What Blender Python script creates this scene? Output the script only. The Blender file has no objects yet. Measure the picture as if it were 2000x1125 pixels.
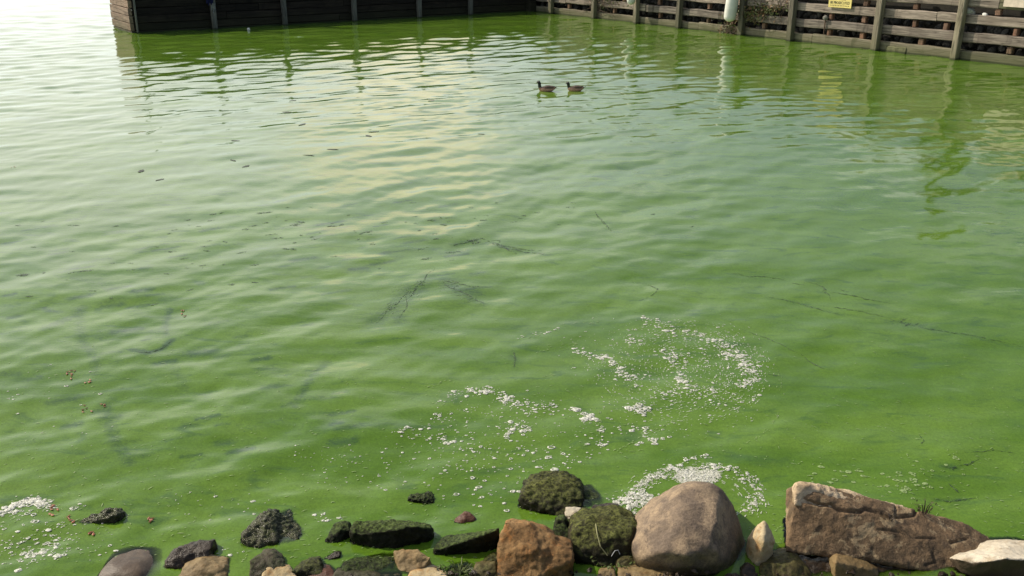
import bpy, bmesh, math, random
import numpy as np
from mathutils import Vector, Matrix, noise
from mathutils.bvhtree import BVHTree
R = math.radians
random.seed(7); rng = np.random.default_rng(7)
S = bpy.context.scene
COL = S.collection

# ------------------------------------------------------------------ camera, light, exposure
F, PITCH, EYE = 1800.0, R(21.1), 3.2
cam = bpy.data.cameras.new("camera"); cam_o = bpy.data.objects.new("camera", cam); COL.objects.link(cam_o)
cam.sensor_width = 36; cam.lens = 36 * F / 2000; cam.clip_end = 8000; cam.clip_start = 0.05
cam_o.location = (0, 0, EYE); cam_o.rotation_euler = (math.pi / 2 - PITCH, 0, 0)
S.camera = cam_o
SUN_AZ, SUN_EL = R(-66), R(39)
sdir = Vector((math.sin(SUN_AZ) * math.cos(SUN_EL), math.cos(SUN_AZ) * math.cos(SUN_EL), math.sin(SUN_EL)))
sl = bpy.data.lights.new("sun", 'SUN'); sl.energy = 4.2; sl.angle = R(0.55); sl.color = (1, .90, .74)
so = bpy.data.objects.new("sun", sl); COL.objects.link(so); so.rotation_euler = sdir.to_track_quat('Z', 'Y').to_euler()
S.view_settings.view_transform = 'Standard'; S.view_settings.look = 'None'
S.view_settings.exposure = 0.0; S.view_settings.gamma = 1; S.view_settings.use_curve_mapping = False


class N:
    """small shader node builder"""
    def __init__(s, tree): s.t = tree; tree.nodes.clear()
    def n(s, typ, ins=None, **props):
        nd = s.t.nodes.new(typ)
        for k, v in props.items(): setattr(nd, k, v)
        for k, v in (ins or {}).items():
            if isinstance(v, bpy.types.NodeSocket): s.t.links.new(v, nd.inputs[k])
            else: nd.inputs[k].default_value = v
        return nd
    def math(s, op, a, b=0.0, c=0.0, clamp=False):
        return s.n('ShaderNodeMath', {0: a, 1: b, 2: c}, operation=op, use_clamp=clamp).outputs[0]
    def vmath(s, op, a, b=(0, 0, 0)):
        return s.n('ShaderNodeVectorMath', {0: a, 1: b}, operation=op)
    def mix(s, f, a, b, blend='MIX'):
        nd = s.n('ShaderNodeMix', data_type='RGBA', blend_type=blend)
        for i, v in ((0, f), (6, a), (7, b)):
            if isinstance(v, bpy.types.NodeSocket): s.t.links.new(v, nd.inputs[i])
            else: nd.inputs[i].default_value = v if i == 0 else (*v, 1)[:4]
        return nd.outputs[2]
    def ramp(s, f, lo, hi, a=0.0, b=1.0, smooth=True):
        return s.n('ShaderNodeMapRange', {0: f, 1: lo, 2: hi, 3: a, 4: b}, interpolation_type='SMOOTHSTEP' if smooth else 'LINEAR').outputs[0]
    def noise(s, vec, scale, detail=4, rough=.55, dist=0.0, w=None):
        ins = {'Vector': vec, 'Scale': scale, 'Detail': detail, 'Roughness': rough, 'Distortion': dist}
        if w is not None: ins['W'] = w
        return s.n('ShaderNodeTexNoise', ins, noise_dimensions='4D' if w is not None else '3D').outputs[0]
    def mapped(s, vec, scale=(1, 1, 1), rot=(0, 0, 0)):
        return s.n('ShaderNodeMapping', {'Vector': vec, 'Scale': scale, 'Rotation': rot}).outputs[0]


W = bpy.data.worlds.new("World"); S.world = W; W.use_nodes = True
w = N(W.node_tree)
SKY = .10
sky = w.n('ShaderNodeTexSky', sky_type='NISHITA', sun_disc=False, sun_elevation=SUN_EL, sun_rotation=SUN_AZ,
          altitude=100, air_density=1.0, dust_density=2.5, ozone_density=1.2).outputs[0]
dirv = w.n('ShaderNodeTexCoord').outputs['Generated']
sep = w.n('ShaderNodeSeparateXYZ', {0: dirv})
dz = w.math('MAXIMUM', sep.outputs[2], 0.0)
den = w.math('ADD', dz, .14)
pl = w.n('ShaderNodeCombineXYZ', {0: w.math('DIVIDE', sep.outputs[0], den), 1: w.math('DIVIDE', sep.outputs[1], den), 2: 0.0}).outputs[0]
c1 = w.noise(pl, 1.15, 6, .55, .3)
bank = w.vmath('LENGTH', w.vmath('MULTIPLY', w.vmath('SUBTRACT', pl, (-.36, 2.9, 0)).outputs[0], (2.6, 1.7, 1)).outputs[0]).outputs[1]
c1 = w.math('ADD', c1, w.ramp(bank, 1.05, .1, 0, .16))     # one warm cloud bank beyond the basin
dot = w.vmath('DOT_PRODUCT', dirv, tuple(sdir)).outputs[1]
veil = w.ramp(dot, .02, .80)                              # thin bright high haze around the sun's side
cl = w.ramp(w.math('ADD', c1, w.math('MULTIPLY', veil, .10)), .52, .66)
low = w.ramp(dz, .56, .10)                                # haze thickens to the horizon
hz = w.math('MULTIPLY', veil, w.math('ADD', .08, w.math('MULTIPLY', low, .92)), clamp=True)
col = w.mix(hz, sky, (16.4, 17.4, 17.6))
col = w.mix(w.math('MULTIPLY', cl, w.math('ADD', .12, w.math('MULTIPLY', low, .80))), col, w.mix(w.ramp(bank, 1.15, .5), w.mix(veil, (9.0, 9.3, 9.2), (17.2, 17.0, 16.0)), (21.0, 18.0, 13.6)))
bg = w.n('ShaderNodeBackground', {0: col, 1: SKY})
w.t.links.new(bg.outputs[0], w.n('ShaderNodeOutputWorld').inputs[0])


# ------------------------------------------------------------------ geometry helpers
CP, SP = math.cos(PITCH), math.sin(PITCH)
def ray(px, py):
    cx, cy = (px - 1000) / F, (562.5 - py) / F
    return Vector((cx, CP + cy * SP, -SP + cy * CP))
def P(px, py, z=0.0):
    d = ray(px, py); return Vector((0, 0, EYE)) + d * ((z - EYE) / d.z)
def PY(px, py, y):
    d = ray(px, py); return Vector((0, 0, EYE)) + d * (y / d.y)
def proj(v):
    y, z = v.y, v.z - EYE
    dep = y * CP - z * SP; up = y * SP + z * CP
    return 1000 + F * v.x / dep, 562.5 - F * up / dep

def tag(o, label=None, cat=None, group=None, kind=None):
    for k, v in (('label', label), ('category', cat), ('group', group), ('kind', kind)):
        if v: o[k] = v
    return o
def link(name, me, m=None, parent=None, loc=None, smooth=False):
    if m: me.materials.append(m)
    if smooth: me.polygons.foreach_set('use_smooth', [True] * len(me.polygons))
    o = bpy.data.objects.new(name, me); COL.objects.link(o)
    if parent: o.parent = parent
    if loc is not None: o.location = loc
    return o
def obj(name, bm, m=None, parent=None, loc=None, smooth=False):
    me = bpy.data.meshes.new(name); bm.to_mesh(me); bm.free()
    return link(name, me, m, parent, loc, smooth)
def empty(name, loc, rz, label, cat, group=None):
    o = bpy.data.objects.new(name, None); COL.objects.link(o); o.location = loc; o.rotation_euler = (0, 0, rz)
    return tag(o, label, cat, group)
def copy_tree(o, parent=None):
    c = o.copy(); COL.objects.link(c); c.parent = parent
    for ch in o.children: copy_tree(ch, c)
    return c

def timber(x0, x1, y0, y1, z0, z1, seg=5, jit=.008, bev=.012):
    """worn sawn timber along local X: octagonal section, edges uneven"""
    bm = bmesh.new(); rings = []
    b = min(bev, (y1 - y0) * .3, (z1 - z0) * .3)
    sec = [(y0 + b, z0), (y1 - b, z0), (y1, z0 + b), (y1, z1 - b), (y1 - b, z1), (y0 + b, z1), (y0, z1 - b), (y0, z0 + b)]
    for i in range(seg + 1):
        x = x0 + (x1 - x0) * i / seg
        j1, j2 = random.uniform(-jit, jit), random.uniform(-jit, jit)
        rings.append([bm.verts.new((x + (random.uniform(-jit, jit) if i in (0, seg) else 0), y + j2 * .6 + random.uniform(-jit, jit) * .4, z + j1 + random.uniform(-jit, jit) * .5)) for y, z in sec])
    for a, c in zip(rings, rings[1:]):
        for k in range(8): bm.faces.new((a[k], a[(k + 1) % 8], c[(k + 1) % 8], c[k]))
    bm.faces.new(rings[0][::-1]); bm.faces.new(rings[-1])
    bmesh.ops.recalc_face_normals(bm, faces=bm.faces)
    return bm
def upright(cx, cy, w_, d, z0, z1, lean=0.0, jit=.006):
    bm = timber(z0, z1, -d / 2, d / 2, -w_ / 2, w_ / 2, 5, jit, .02)
    for v in bm.verts:
        x, y, z = v.co; v.co = (cx + z + lean * (x - z0), cy + y, x)
    bmesh.ops.recalc_face_normals(bm, faces=bm.faces)
    return bm
def tube(pts, rads, n=6, flat=1.0, cap=True):
    bm = bmesh.new(); rings = []
    for i, p in enumerate(pts):
        t = (Vector(pts[min(i + 1, len(pts) - 1)]) - Vector(pts[max(i - 1, 0)])).normalized()
        up = Vector((0, 0, 1)) if abs(t.z) < .9 else Vector((0, 1, 0))
        s = t.cross(up).normalized(); u = s.cross(t)
        r = rads[i] if hasattr(rads, '__len__') else rads
        rw, rh = r if hasattr(r, '__len__') else (r, r * flat)
        rings.append([bm.verts.new(Vector(p) + s * rw * math.cos(2 * math.pi * k / n) + u * rh * math.sin(2 * math.pi * k / n)) for k in range(n)])
    for a, b in zip(rings, rings[1:]):
        for k in range(n): bm.faces.new((a[k], a[(k + 1) % n], b[(k + 1) % n], b[k]))
    if cap: bm.faces.new(rings[0]); bm.faces.new(rings[-1])
    bmesh.ops.recalc_face_normals(bm, faces=bm.faces)
    return bm

# ------------------------------------------------------------------ materials
def mat(name):
    m = bpy.data.materials.new(name); m.use_nodes = True
    k = N(m.node_tree); k.out = k.n('ShaderNodeOutputMaterial'); return m, k
def fin(k, sh): k.t.links.new(sh, k.out.inputs[0])

def plain(name, c, rough=.6, var=.25, scale=8, bump=0.2, spec=.4):
    m, k = mat(name)
    tc = k.n('ShaderNodeTexCoord').outputs['Object']
    nz = k.noise(tc, scale, 6, .6)
    colr = k.mix(k.ramp(nz, .3, .7), tuple(x * (1 - var) for x in c), tuple(min(1, x * (1 + var)) for x in c))
    bp = k.n('ShaderNodeBump', {'Strength': bump, 'Distance': .01, 'Height': k.noise(tc, scale * 6, 4)}).outputs[0]
    fin(k, k.n('ShaderNodeBsdfPrincipled', {'Base Color': colr, 'Roughness': rough, 'Normal': bp, 'Specular IOR Level': spec}).outputs[0])
    return m

def wood(name, dark, light, tint, algae=.0, vertical=False, rough=.85):
    m, k = mat(name)
    tc = k.n('ShaderNodeTexCoord').outputs['Object']
    rnd = k.n('ShaderNodeObjectInfo').outputs['Random']
    w_ = k.math('MULTIPLY', rnd, 37.0)
    sc = (22, 22, 1.1) if vertical else (1.1, 22, 22)
    g = k.noise(k.mapped(tc, sc), 1.0, 7, .65, .6, w_)
    g2 = k.noise(k.mapped(tc, tuple(x * 4 for x in sc)), 1.0, 4, .6, .2, w_)
    b = k.noise(tc, 1.6, 4, .5, 0, w_)
    c = k.mix(k.ramp(g, .33, .66), dark, light)
    c = k.mix(k.ramp(b, .42, .7), c, tint)
    c = k.mix(k.math('MULTIPLY', k.ramp(g2, .56, .40), .0), c, dark)
    stain = k.ramp(k.noise(k.mapped(tc, (3.0, 3.0, .9)), 1.0, 5, .6, .5, k.math('ADD', w_, 9.0)), .54, .70)
    c = k.mix(k.math('MULTIPLY', stain, .7), c, tuple(x * .6 for x in dark))
    crack = k.ramp(k.noise(k.mapped(tc, tuple(x * 1.6 for x in sc)), 1.0, 3, .5, .4, k.math('ADD', w_, 5.0)), .40, .33)
    c = k.mix(k.math('MULTIPLY', crack, .75), c, tuple(x * .35 for x in dark))
    c = k.mix(1.0, c, k.n('ShaderNodeCombineXYZ', {0: k.math('ADD', .62, k.math('MULTIPLY', rnd, .66)), 1: k.math('ADD', .62, k.math('MULTIPLY', rnd, .62)), 2: k.math('ADD', .63, k.math('MULTIPLY', rnd, .58))}).outputs[0], 'MULTIPLY')
    pz = k.n('ShaderNodeSeparateXYZ', {0: k.n('ShaderNodeNewGeometry').outputs['Position']}).outputs[2]
    if algae:
        am = k.ramp(k.math('ADD', pz, k.math('MULTIPLY', k.math('SUBTRACT', b, .5), .6)), .62, .02)
        c = k.mix(k.math('MULTIPLY', am, algae), c, (.085, .095, .035))
    wl = k.ramp(pz, .07, .02)                              # wet slimy band at the waterline
    c = k.mix(k.math('MULTIPLY', wl, .8), c, (.03, .04, .015))
    h = k.math('SUBTRACT', k.math('ADD', g, k.math('MULTIPLY', g2, .5)), crack)
    bp = k.n('ShaderNodeBump', {'Strength': .6, 'Distance': .012, 'Height': h}).outputs[0]
    fin(k, k.n('ShaderNodeBsdfPrincipled', {'Base Color': c, 'Roughness': rough, 'Normal': bp, 'Specular IOR Level': .25}).outputs[0])
    return m

def rock_mat(name, c1, c2, c3, moss=0.0, mosscol=(.045, .06, .018), speck=.5, rough=.8, wet=.5, lichen=None, bump=.5, fine=55, side=None):
    m, k = mat(name)
    g = k.n('ShaderNodeNewGeometry'); pos = g.outputs['Position']
    sp_ = k.n('ShaderNodeSeparateXYZ', {0: pos}).outputs[2]
    n1 = k.noise(pos, 5.5, 6, .6, .6); n2 = k.noise(pos, 17, 7, .68, .3); n3 = k.noise(pos, fine, 5, .7)
    n4 = k.noise(pos, fine * 3.2, 3, .6)
    c = k.mix(k.ramp(n1, .38, .62), c1, c2)
    c = k.mix(k.math('MULTIPLY', k.ramp(n2, .5, .68), .8), c, c3)
    sp2 = k.math('MULTIPLY', k.math('SUBTRACT', k.math('ADD', k.math('MULTIPLY', n3, .6), k.math('MULTIPLY', n4, .4)), .5), speck * 3.2)
    c = k.mix(1.0, c, k.n('ShaderNodeCombineXYZ', {0: k.math('ADD', 1.0, sp2), 1: k.math('ADD', 1.0, sp2), 2: k.math('ADD', 1.0, sp2)}).outputs[0], 'MULTIPLY')
    pits = k.ramp(n3, .36, .28)
    c = k.mix(k.math('MULTIPLY', pits, .55), c, tuple(x * .3 for x in c1))
    if lichen:
        lm = k.ramp(k.noise(pos, 8, 7, .7, .6), .535, .60)
        c = k.mix(k.math('MULTIPLY', lm, .85), c, lichen)
    if side:                                               # brown crust with shade painted in, on faces that do not look up
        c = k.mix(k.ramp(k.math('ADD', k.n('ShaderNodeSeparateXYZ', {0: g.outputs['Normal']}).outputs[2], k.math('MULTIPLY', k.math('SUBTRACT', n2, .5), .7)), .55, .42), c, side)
    r_ = rough; mm = None; spl = .35 if not moss else .18
    if moss:
        mm = k.math('ADD', k.math('MULTIPLY', k.math('SUBTRACT', n2, .5), 1.8), moss)
        mm = k.math('ADD', mm, k.ramp(sp_, .22, .0, 0, .35), clamp=True)
        mc = k.mix(k.ramp(n3, .35, .65), tuple(x * .22 for x in mosscol), tuple(x * 2.1 for x in mosscol))
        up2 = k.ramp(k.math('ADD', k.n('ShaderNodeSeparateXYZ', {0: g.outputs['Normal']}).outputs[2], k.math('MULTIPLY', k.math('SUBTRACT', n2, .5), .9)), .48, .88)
        mm = k.math('MULTIPLY', mm, k.math('ADD', .06, k.math('MULTIPLY', up2, .94)))  # moss thins on steep faces, where near-black rock colour paints their shade
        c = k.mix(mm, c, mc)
    wl = k.math('MULTIPLY', k.ramp(k.math('ADD', sp_, k.math('MULTIPLY', k.math('SUBTRACT', n2, .5), .08)), .10, .03), wet)
    c = k.mix(wl, c, k.mix(1.0, c, (.32, .34, .26), 'MULTIPLY'))
    rr = k.math('SUBTRACT', r_, k.math('MULTIPLY', wl, r_ - .22))
    h = k.math('ADD', k.math('ADD', k.math('MULTIPLY', n2, 1.0), k.math('MULTIPLY', n3, .55)), k.math('MULTIPLY', n4, .25))
    bp = k.n('ShaderNodeBump', {'Strength': bump, 'Distance': .018, 'Height': h}).outputs[0]
    fin(k, k.n('ShaderNodeBsdfPrincipled', {'Base Color': c, 'Roughness': rr, 'Normal': bp, 'Specular IOR Level': spl}).outputs[0])
    return m

M = {}
M['wall_wood'] = wood('weathered_timber', (.10, .085, .07), (.46, .395, .32), (.21, .175, .14), .75)
M['wall_post'] = wood('post_timber', (.13, .115, .085), (.30, .27, .20), (.21, .19, .12), .45, True)
M['rust_wood'] = wood('red_brown_timber', (.10, .06, .04), (.27, .17, .12), (.2, .11, .07), .3, True)
M['olive_wood'] = wood('olive_timber', (.10, .10, .06), (.25, .24, .15), (.19, .2, .11), .5)
M['pier_dark'] = wood('tarred_timber', (.008, .006, .005), (.032, .026, .02), (.016, .013, .01), .2)
M['pier_end'] = wood('brown_timber', (.12, .085, .06), (.36, .27, .20), (.24, .16, .11), .4)
M['pier_post'] = wood('grey_post_timber', (.10, .10, .09), (.26, .26, .23), (.19, .19, .16), .3, True)
M['white'] = plain('white_fender_vinyl', (.74, .73, .66), .45, .08, 5, .05)
M['rope'] = plain('rope', (.3, .26, .18), .9)
M['yellow'] = plain('yellow_sign_paint', (.72, .60, .20), .5, .1, 4, .03)
M['ink'] = plain('black_lettering', (.03, .028, .02), .6, .1, 5, 0)
M['cream_board'] = plain('cream_board_paint', (.62, .53, .42), .7, .15, 7, .1)
M['blue'] = plain('blue_cloth', (.012, .02, .10), .8, .2, 9, .3)
M['pale_cloth'] = plain('pale_cloth', (.35, .36, .33), .8, .2, 9, .3)
M['rust'] = plain('rusty_iron', (.10, .06, .04), .75, .4, 30, .3)
M['rubble'] = rock_mat('grey_rubble', (.028, .027, .023), (.07, .066, .056), (.014, .014, .012), 0, wet=.2)
M['earth'] = rock_mat('dark_earth', (.02, .018, .014), (.032, .028, .02), (.015, .014, .01), 0, wet=.5)
M['leaf'] = plain('creeper_leaf', (.085, .10, .028), .6, .5, 14, .1)
M['leaf_brown'] = plain('dry_creeper_leaf', (.16, .10, .045), .8, .5, 14, .1)
M['crown'] = plain('tree_leaf', (.06, .10, .028), .6, .5, 3, .1)
M['bark'] = plain('bark', (.12, .09, .065), .9, .3, 12, .5)
M['grass'] = plain('lawn_grass', (.07, .11, .03), .9, .35, 2, .3)

# foam
m, k = mat('foam'); M['foam'] = m
pos = k.n('ShaderNodeNewGeometry').outputs['Position']
fz = k.noise(pos, 140, 3, .6)
fs_ = (k.n('ShaderNodeBsdfPrincipled', {'Base Color': k.mix(k.ramp(fz, .34, .58), (.40, .43, .30), (.80, .78, .70)), 'Roughness': .5, 'Specular IOR Level': .5,
    'Normal': k.n('ShaderNodeBump', {'Strength': .5, 'Distance': .004, 'Height': fz}).outputs[0]}).outputs[0])
fin(k, k.n('ShaderNodeMixShader', {0: k.ramp(k.noise(pos, 70, 3, .6), .32, .58, .25, .97), 1: k.n('ShaderNodeBsdfTransparent').outputs[0], 2: fs_}).outputs[0])
m, k = mat('foam_lace'); M['lace'] = m                     # thin broken film of tiny bubbles
pos = k.n('ShaderNodeNewGeometry').outputs['Position']
ed_ = k.n('ShaderNodeAttribute', attribute_name='edge').outputs['Fac']
l1 = k.noise(pos, 46, 5, .66, .8); l2 = k.noise(pos, 130, 3, .6)
lm_ = k.ramp(k.math('ADD', k.math('ADD', k.math('MULTIPLY', l1, 1.5), k.math('MULTIPLY', l2, .5)), ed_), 1.42, 1.62)
ld = k.n('ShaderNodeBsdfDiffuse', {'Color': k.mix(k.ramp(l2, .3, .6), (.34, .38, .24), (.68, .66, .58))}).outputs[0]
fin(k, k.n('ShaderNodeMixShader', {0: k.math('MULTIPLY', lm_, k.ramp(l2, .25, .6, .45, .95)), 1: k.n('ShaderNodeBsdfTransparent').outputs[0], 2: ld}).outputs[0])
m, k = mat('green_scum'); M['scum'] = m
pos = k.n('ShaderNodeNewGeometry').outputs['Position']
fin(k, k.n('ShaderNodeBsdfPrincipled', {'Base Color': k.mix(k.ramp(k.noise(pos, 90, 3), .35, .6), (.12, .215, .045), (.30, .39, .16)), 'Roughness': .6}).outputs[0])
# half-sunk weed: thin veil of green water over a dark strand
m, k = mat('weed'); M['weed'] = m
pos = k.n('ShaderNodeNewGeometry').outputs['Position']
wn = k.noise(pos, 26, 4, .65)
d_ = k.n('ShaderNodeBsdfPrincipled', {'Base Color': k.mix(k.noise(pos, 60, 3), (.03, .055, .03), (.07, .11, .055)), 'Roughness': .5}).outputs[0]
fin(k, k.n('ShaderNodeMixShader', {0: k.ramp(wn, .38, .66, .0, .5), 1: k.n('ShaderNodeBsdfTransparent').outputs[0], 2: d_}).outputs[0])
M['dark_leaf'] = plain('sodden_leaf', (.045, .05, .03), .5, .3, 30, .1)
M['red_leaf'] = plain('red_brown_leaf', (.30, .10, .05), .6, .35, 40, .1)

# ------------------------------------------------------------------ waves (sum of small wind ripples)
NW = 96
wl_ = np.exp(rng.uniform(math.log(.11), math.log(3.2), NW))
waz = R(157) + rng.normal(0, .72, NW)
wph = rng.uniform(0, 2 * math.pi, NW)
wsl = .0114 * np.interp(np.log(wl_), np.log([.11, .2, .45, .9, 1.6, 3.2]), [.6, .9, 1.25, 1.25, .75, .32])
wkx, wky = np.sin(waz), np.cos(waz)
gofs = rng.uniform(0, 100, (NW, 4))
DUCKS = [(P(1047, 178).x, P(1047, 178).y), (P(1105, 177).x, P(1105, 177).y)]
def waves(x, y, dr=None, dl=None):
    z = np.zeros_like(x); r = np.hypot(x, y) + 1e-6; ux, uy = x / r, y / r
    calm = .78 + .22 * np.sin(.35 * x + .21 * y + 1.0) * np.sin(.27 * y - .18 * x)
    near = 1 + 1.2 * np.clip((7.5 - r) / 3.5, 0, 1) * np.clip((.8 - x) / 2.5, 0, 1)
    far = 1 + .30 * np.clip((r - 15) / 9, 0, 1)
    openl = 1 + .9 * np.clip((-11 - x) / 4, 0, 1)
    for i in range(NW):
        kk = 2 * math.pi / wl_[i]
        s = wsl[i] * calm * openl * (far if wl_[i] > .45 else 1)
        if wl_[i] < .5: s = s * near
        elif wl_[i] > .8: s = s * (1 - .5 * np.clip((9 - r) / 3, 0, 1))
        L6 = wl_[i] * 5.5
        s = s * (.55 + .45 * np.sin(x / L6 + gofs[i, 0]) + .45 * np.sin(y / L6 + gofs[i, 1]))
        if dr is not None:
            c = np.abs(wkx[i] * ux + wky[i] * uy); sp = dr * c + dl * np.sqrt(np.maximum(0, 1 - c * c))
            t = np.clip((wl_[i] / sp - 2.2) / 2.0, 0, 1); s = s * t * t * (3 - 2 * t)
        z += s / kk * np.sin(kk * (wkx[i] * x + wky[i] * y) + wph[i])
    for dx, dy in DUCKS:                                    # wakes spreading behind each duck
        q = x - dx; l = np.abs(y - dy); e = l - .36 * np.maximum(q, 0)
        a = .0040 * np.exp(-((e + .5) / .75) ** 2) * np.exp(-np.maximum(q, 0) / 6.0) * np.clip(q / .4, 0, 1)
        z += a * np.sin(e * 2 * math.pi / .46)
    return z
def wz(x, y): return float(waves(np.array([x]), np.array([y]))[0])

# ------------------------------------------------------------------ lake bed, shore and land
bm = bmesh.new(); rows = []
for y, z in [(-6, 1.9), (-1, 1.65), (1.2, 1.25), (2.3, .6), (3.1, .08), (3.7, -.08), (4.3, -.30), (5.2, -.5), (7, -.9), (12, -1.6), (60, -2.5), (3000, -3)]:
    rows.append([bm.verts.new((x, y, z + (random.uniform(-.05, .05) if y < 8 else 0))) for x in [-3000, -300, -40, -12] + [i * .4 for i in range(-20, 21)] + [12, 40, 300, 3000]])
for a, b in zip(rows, rows[1:]):
    for i in range(len(a) - 1): bm.faces.new((a[i], a[i + 1], b[i + 1], b[i]))
bmesh.ops.recalc_face_normals(bm, faces=bm.faces)
bed = tag(obj('lake_bed', bm, M['earth'], smooth=True), kind='structure')

CORN = P(1040, 22); RE = P(2000, 131); PE = P(265, 65)
uw = (RE - CORN).normalized(); nw = Vector((uw.y, -uw.x, 0))
if nw.x > 0: nw = -nw                                         # outward normal, towards the water
up_ = (CORN - PE).normalized()

# land behind the right-hand wall
bm = bmesh.new()
a = CORN - nw * .75 - uw * 3.0; L = 60
q = [a, a + uw * L, a + uw * L - nw * 120, a - nw * 120]
g = [[bm.verts.new(q[0].lerp(q[1], i / 24).lerp(q[3].lerp(q[2], i / 24), (j / 12) ** 2) + Vector((0, 0, 1.95 + random.uniform(0, .08) * (j > 0)))) for i in range(25)] for j in range(13)]
for j in range(12):
    for i in range(24): bm.faces.new((g[j][i], g[j][i + 1], g[j + 1][i + 1], g[j + 1][i]))
bmesh.ops.recalc_face_normals(bm, faces=bm.faces)
tag(obj('land', bm, M['grass'], smooth=True), kind='structure')

# ------------------------------------------------------------------ right-hand crib wall
wall = empty('timber_retaining_wall', CORN, math.atan2(uw.y, uw.x), 'sunlit weathered timber crib wall with gaps showing dark rubble, sign and fenders on it', 'retaining wall')
def wx(px, py): return (P(px, py) - CORN).dot(uw)
LEN = 33.0
post_x = [wx(1072, 27), wx(1150, 37), wx(1236, 46), wx(1326, 55), wx(1434, 70), wx(1553, 79), wx(1724, 97), wx(1866, 116)]
while post_x[-1] < LEN - 2.5: post_x.append(post_x[-1] + 2.45)
# local frame: X along the wall towards the viewer, -Y towards the water
def wl(bm, name, m, **kw): return obj(name, bm, m, wall, **kw)
rows_z = [(-.35, .25), (.46, .71), (.93, 1.18), (1.37, 1.65), (1.84, 2.08)]
for ri, (z0, z1) in enumerate(rows_z):
    x = -.1; cuts = {0: .2, 1: wx(1905, 75), 2: wx(1747, 60), 3: 1.0, 4: 2.2}[ri]
    base = cuts % 4.9; xs = [-.1] + [base + 4.9 * i for i in range(8) if -.15 + .8 < base + 4.9 * i < LEN - .5] + [LEN]
    for a_, b_ in zip(xs, xs[1:]):
        dz_ = random.uniform(-.018, .018)
        o = wl(timber(a_ + .012, b_ - .012, random.uniform(0, .012), .16, z0 + (dz_ if ri else 0), z1 + dz_ + random.uniform(-.02, .012), 9, .014, .018), 'plank',
               M['olive_wood'] if (ri == 3 and a_ > 18) else M['wall_wood'])
for i, x in enumerate(post_x):
    wl(upright(x, -.10, .185 + random.uniform(-.012, .015), .19, -1.2, 2.25 + random.uniform(-.1, .35), random.uniform(-.01, .012)), 'post', M['wall_post'])
for ri in range(4):                                           # short spacer blocks between the planks
    z0, z1 = rows_z[ri][1], rows_z[ri + 1][0]
    for i in range(len(post_x) - 1):
        for t in ((.42, .8) if random.random() < .3 else (random.uniform(.3, .7),)):
            x = post_x[i] + (post_x[i + 1] - post_x[i]) * t
            wl(upright(x, .13, random.uniform(.12, .17), .14, z0 + .022, z1 - .022), 'spacer_block', M['rust_wood'])
bk = timber(-.2, LEN, .72, .80, -.4, 1.93, 4, .0)
wl(bk, 'backing', M['earth'])
stone_me = []
for i in range(6):
    bm = bmesh.new(); bmesh.ops.create_icosphere(bm, subdivisions=2, radius=1)
    for v in bm.verts:
        n_ = noise.noise(v.co * 1.1 + Vector((i * 7, 0, 0)))
        v.co *= 1 + .42 * n_; v.co.z *= .72
        v.co = Vector((round(v.co.x * 3.2) / 3.2 * .5 + v.co.x * .5, round(v.co.y * 3) / 3 * .5 + v.co.y * .5, v.co.z))
    me = bpy.data.meshes.new('stone'); bm.to_mesh(me); bm.free(); me.materials.append(M['rubble']); stone_me.append(me)
cnt = 0
for ri in range(4):
    zc = (rows_z[ri][1] + rows_z[ri + 1][0]) / 2
    x = .3
    while x < LEN - .6 and cnt < 290:
        r_ = random.uniform(.06, .17)
        o = bpy.data.objects.new('stone', random.choice(stone_me)); COL.objects.link(o); o.parent = wall
        o.location = (x, .42 + random.uniform(-.06, .12), zc + random.uniform(-.12, .07)); o.scale = (r_ * random.uniform(.8, 1.3), r_, r_)
        o.rotation_euler = (random.uniform(0, 6), random.uniform(0, 6), random.uniform(0, 6))
        x += r_ * random.uniform(1.5, 2.6); cnt += 1
# an iron bolt with a rod, hung on the second plank
bx_ = wx(1612, 86)
bm = tube([(bx_, -.03, .72), (bx_, -.03, .52), (bx_ + .005, -.03, .30)], [.022, .016, .014], 8)
bolt = wl(bm, 'iron_rod', M['rust'])
bm = tube([(bx_, -.03, .86), (bx_, -.03, .80), (bx_, -.03, .74), (bx_, -.03, .71)], [.03, .085, .075, .02], 10)
obj('bolt_head', bm, M['pier_post'], bolt)

def wall_pt(px, py, off=0.0):
    """point where the pixel's ray meets the wall face moved OFF metres towards the water"""
    d = ray(px, py); o0 = Vector((0, 0, EYE)); pl_ = CORN + nw * off
    return o0 + d * ((pl_ - o0).dot(nw) / d.dot(nw))

RZW = math.atan2(uw.y, uw.x)
# fenders
def fender(px, py, rad, length, label, tilt):
    b = wall_pt(px, py, .45)
    root = empty('boat_fender', b, RZW, label, 'fender', 'boat fenders hung on the timber wall')
    prof = [(0, .25), (.03, .62), (.09, .92), (.18, 1), (.5, 1.02), (length - .2, 1), (length - .1, .9), (length - .03, .55), (length, .3)]
    bm = tube([(tilt * z, 0, z) for z, s in prof], [rad * s for z, s in prof], 20)
    obj('fender_body', bm, M['white'], root, smooth=True)
    bm = tube([(tilt * length, 0, length), (tilt * length, 0, length + .1)], [rad * .32, rad * .25], 10); obj('neck', bm, M['white'], root)
    zt = 2.2 - b.z
    bm = tube([(tilt * length, 0, length + .08), (tilt * length * 1.02, .12, max(length + .2, zt - .2)), (tilt * length, .42, max(length + .3, zt))], .015, 6); obj('rope', bm, M['rope'], root)
    return root
fender(1424, 42, .20, 1.55, 'big white cylindrical fender hanging slightly aslant on the post beside the creeper', .10)
fender(1232, 9, .16, 1.2, 'smaller white fender nearer the wall corner, only its rounded bottom end in view', .03)

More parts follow.
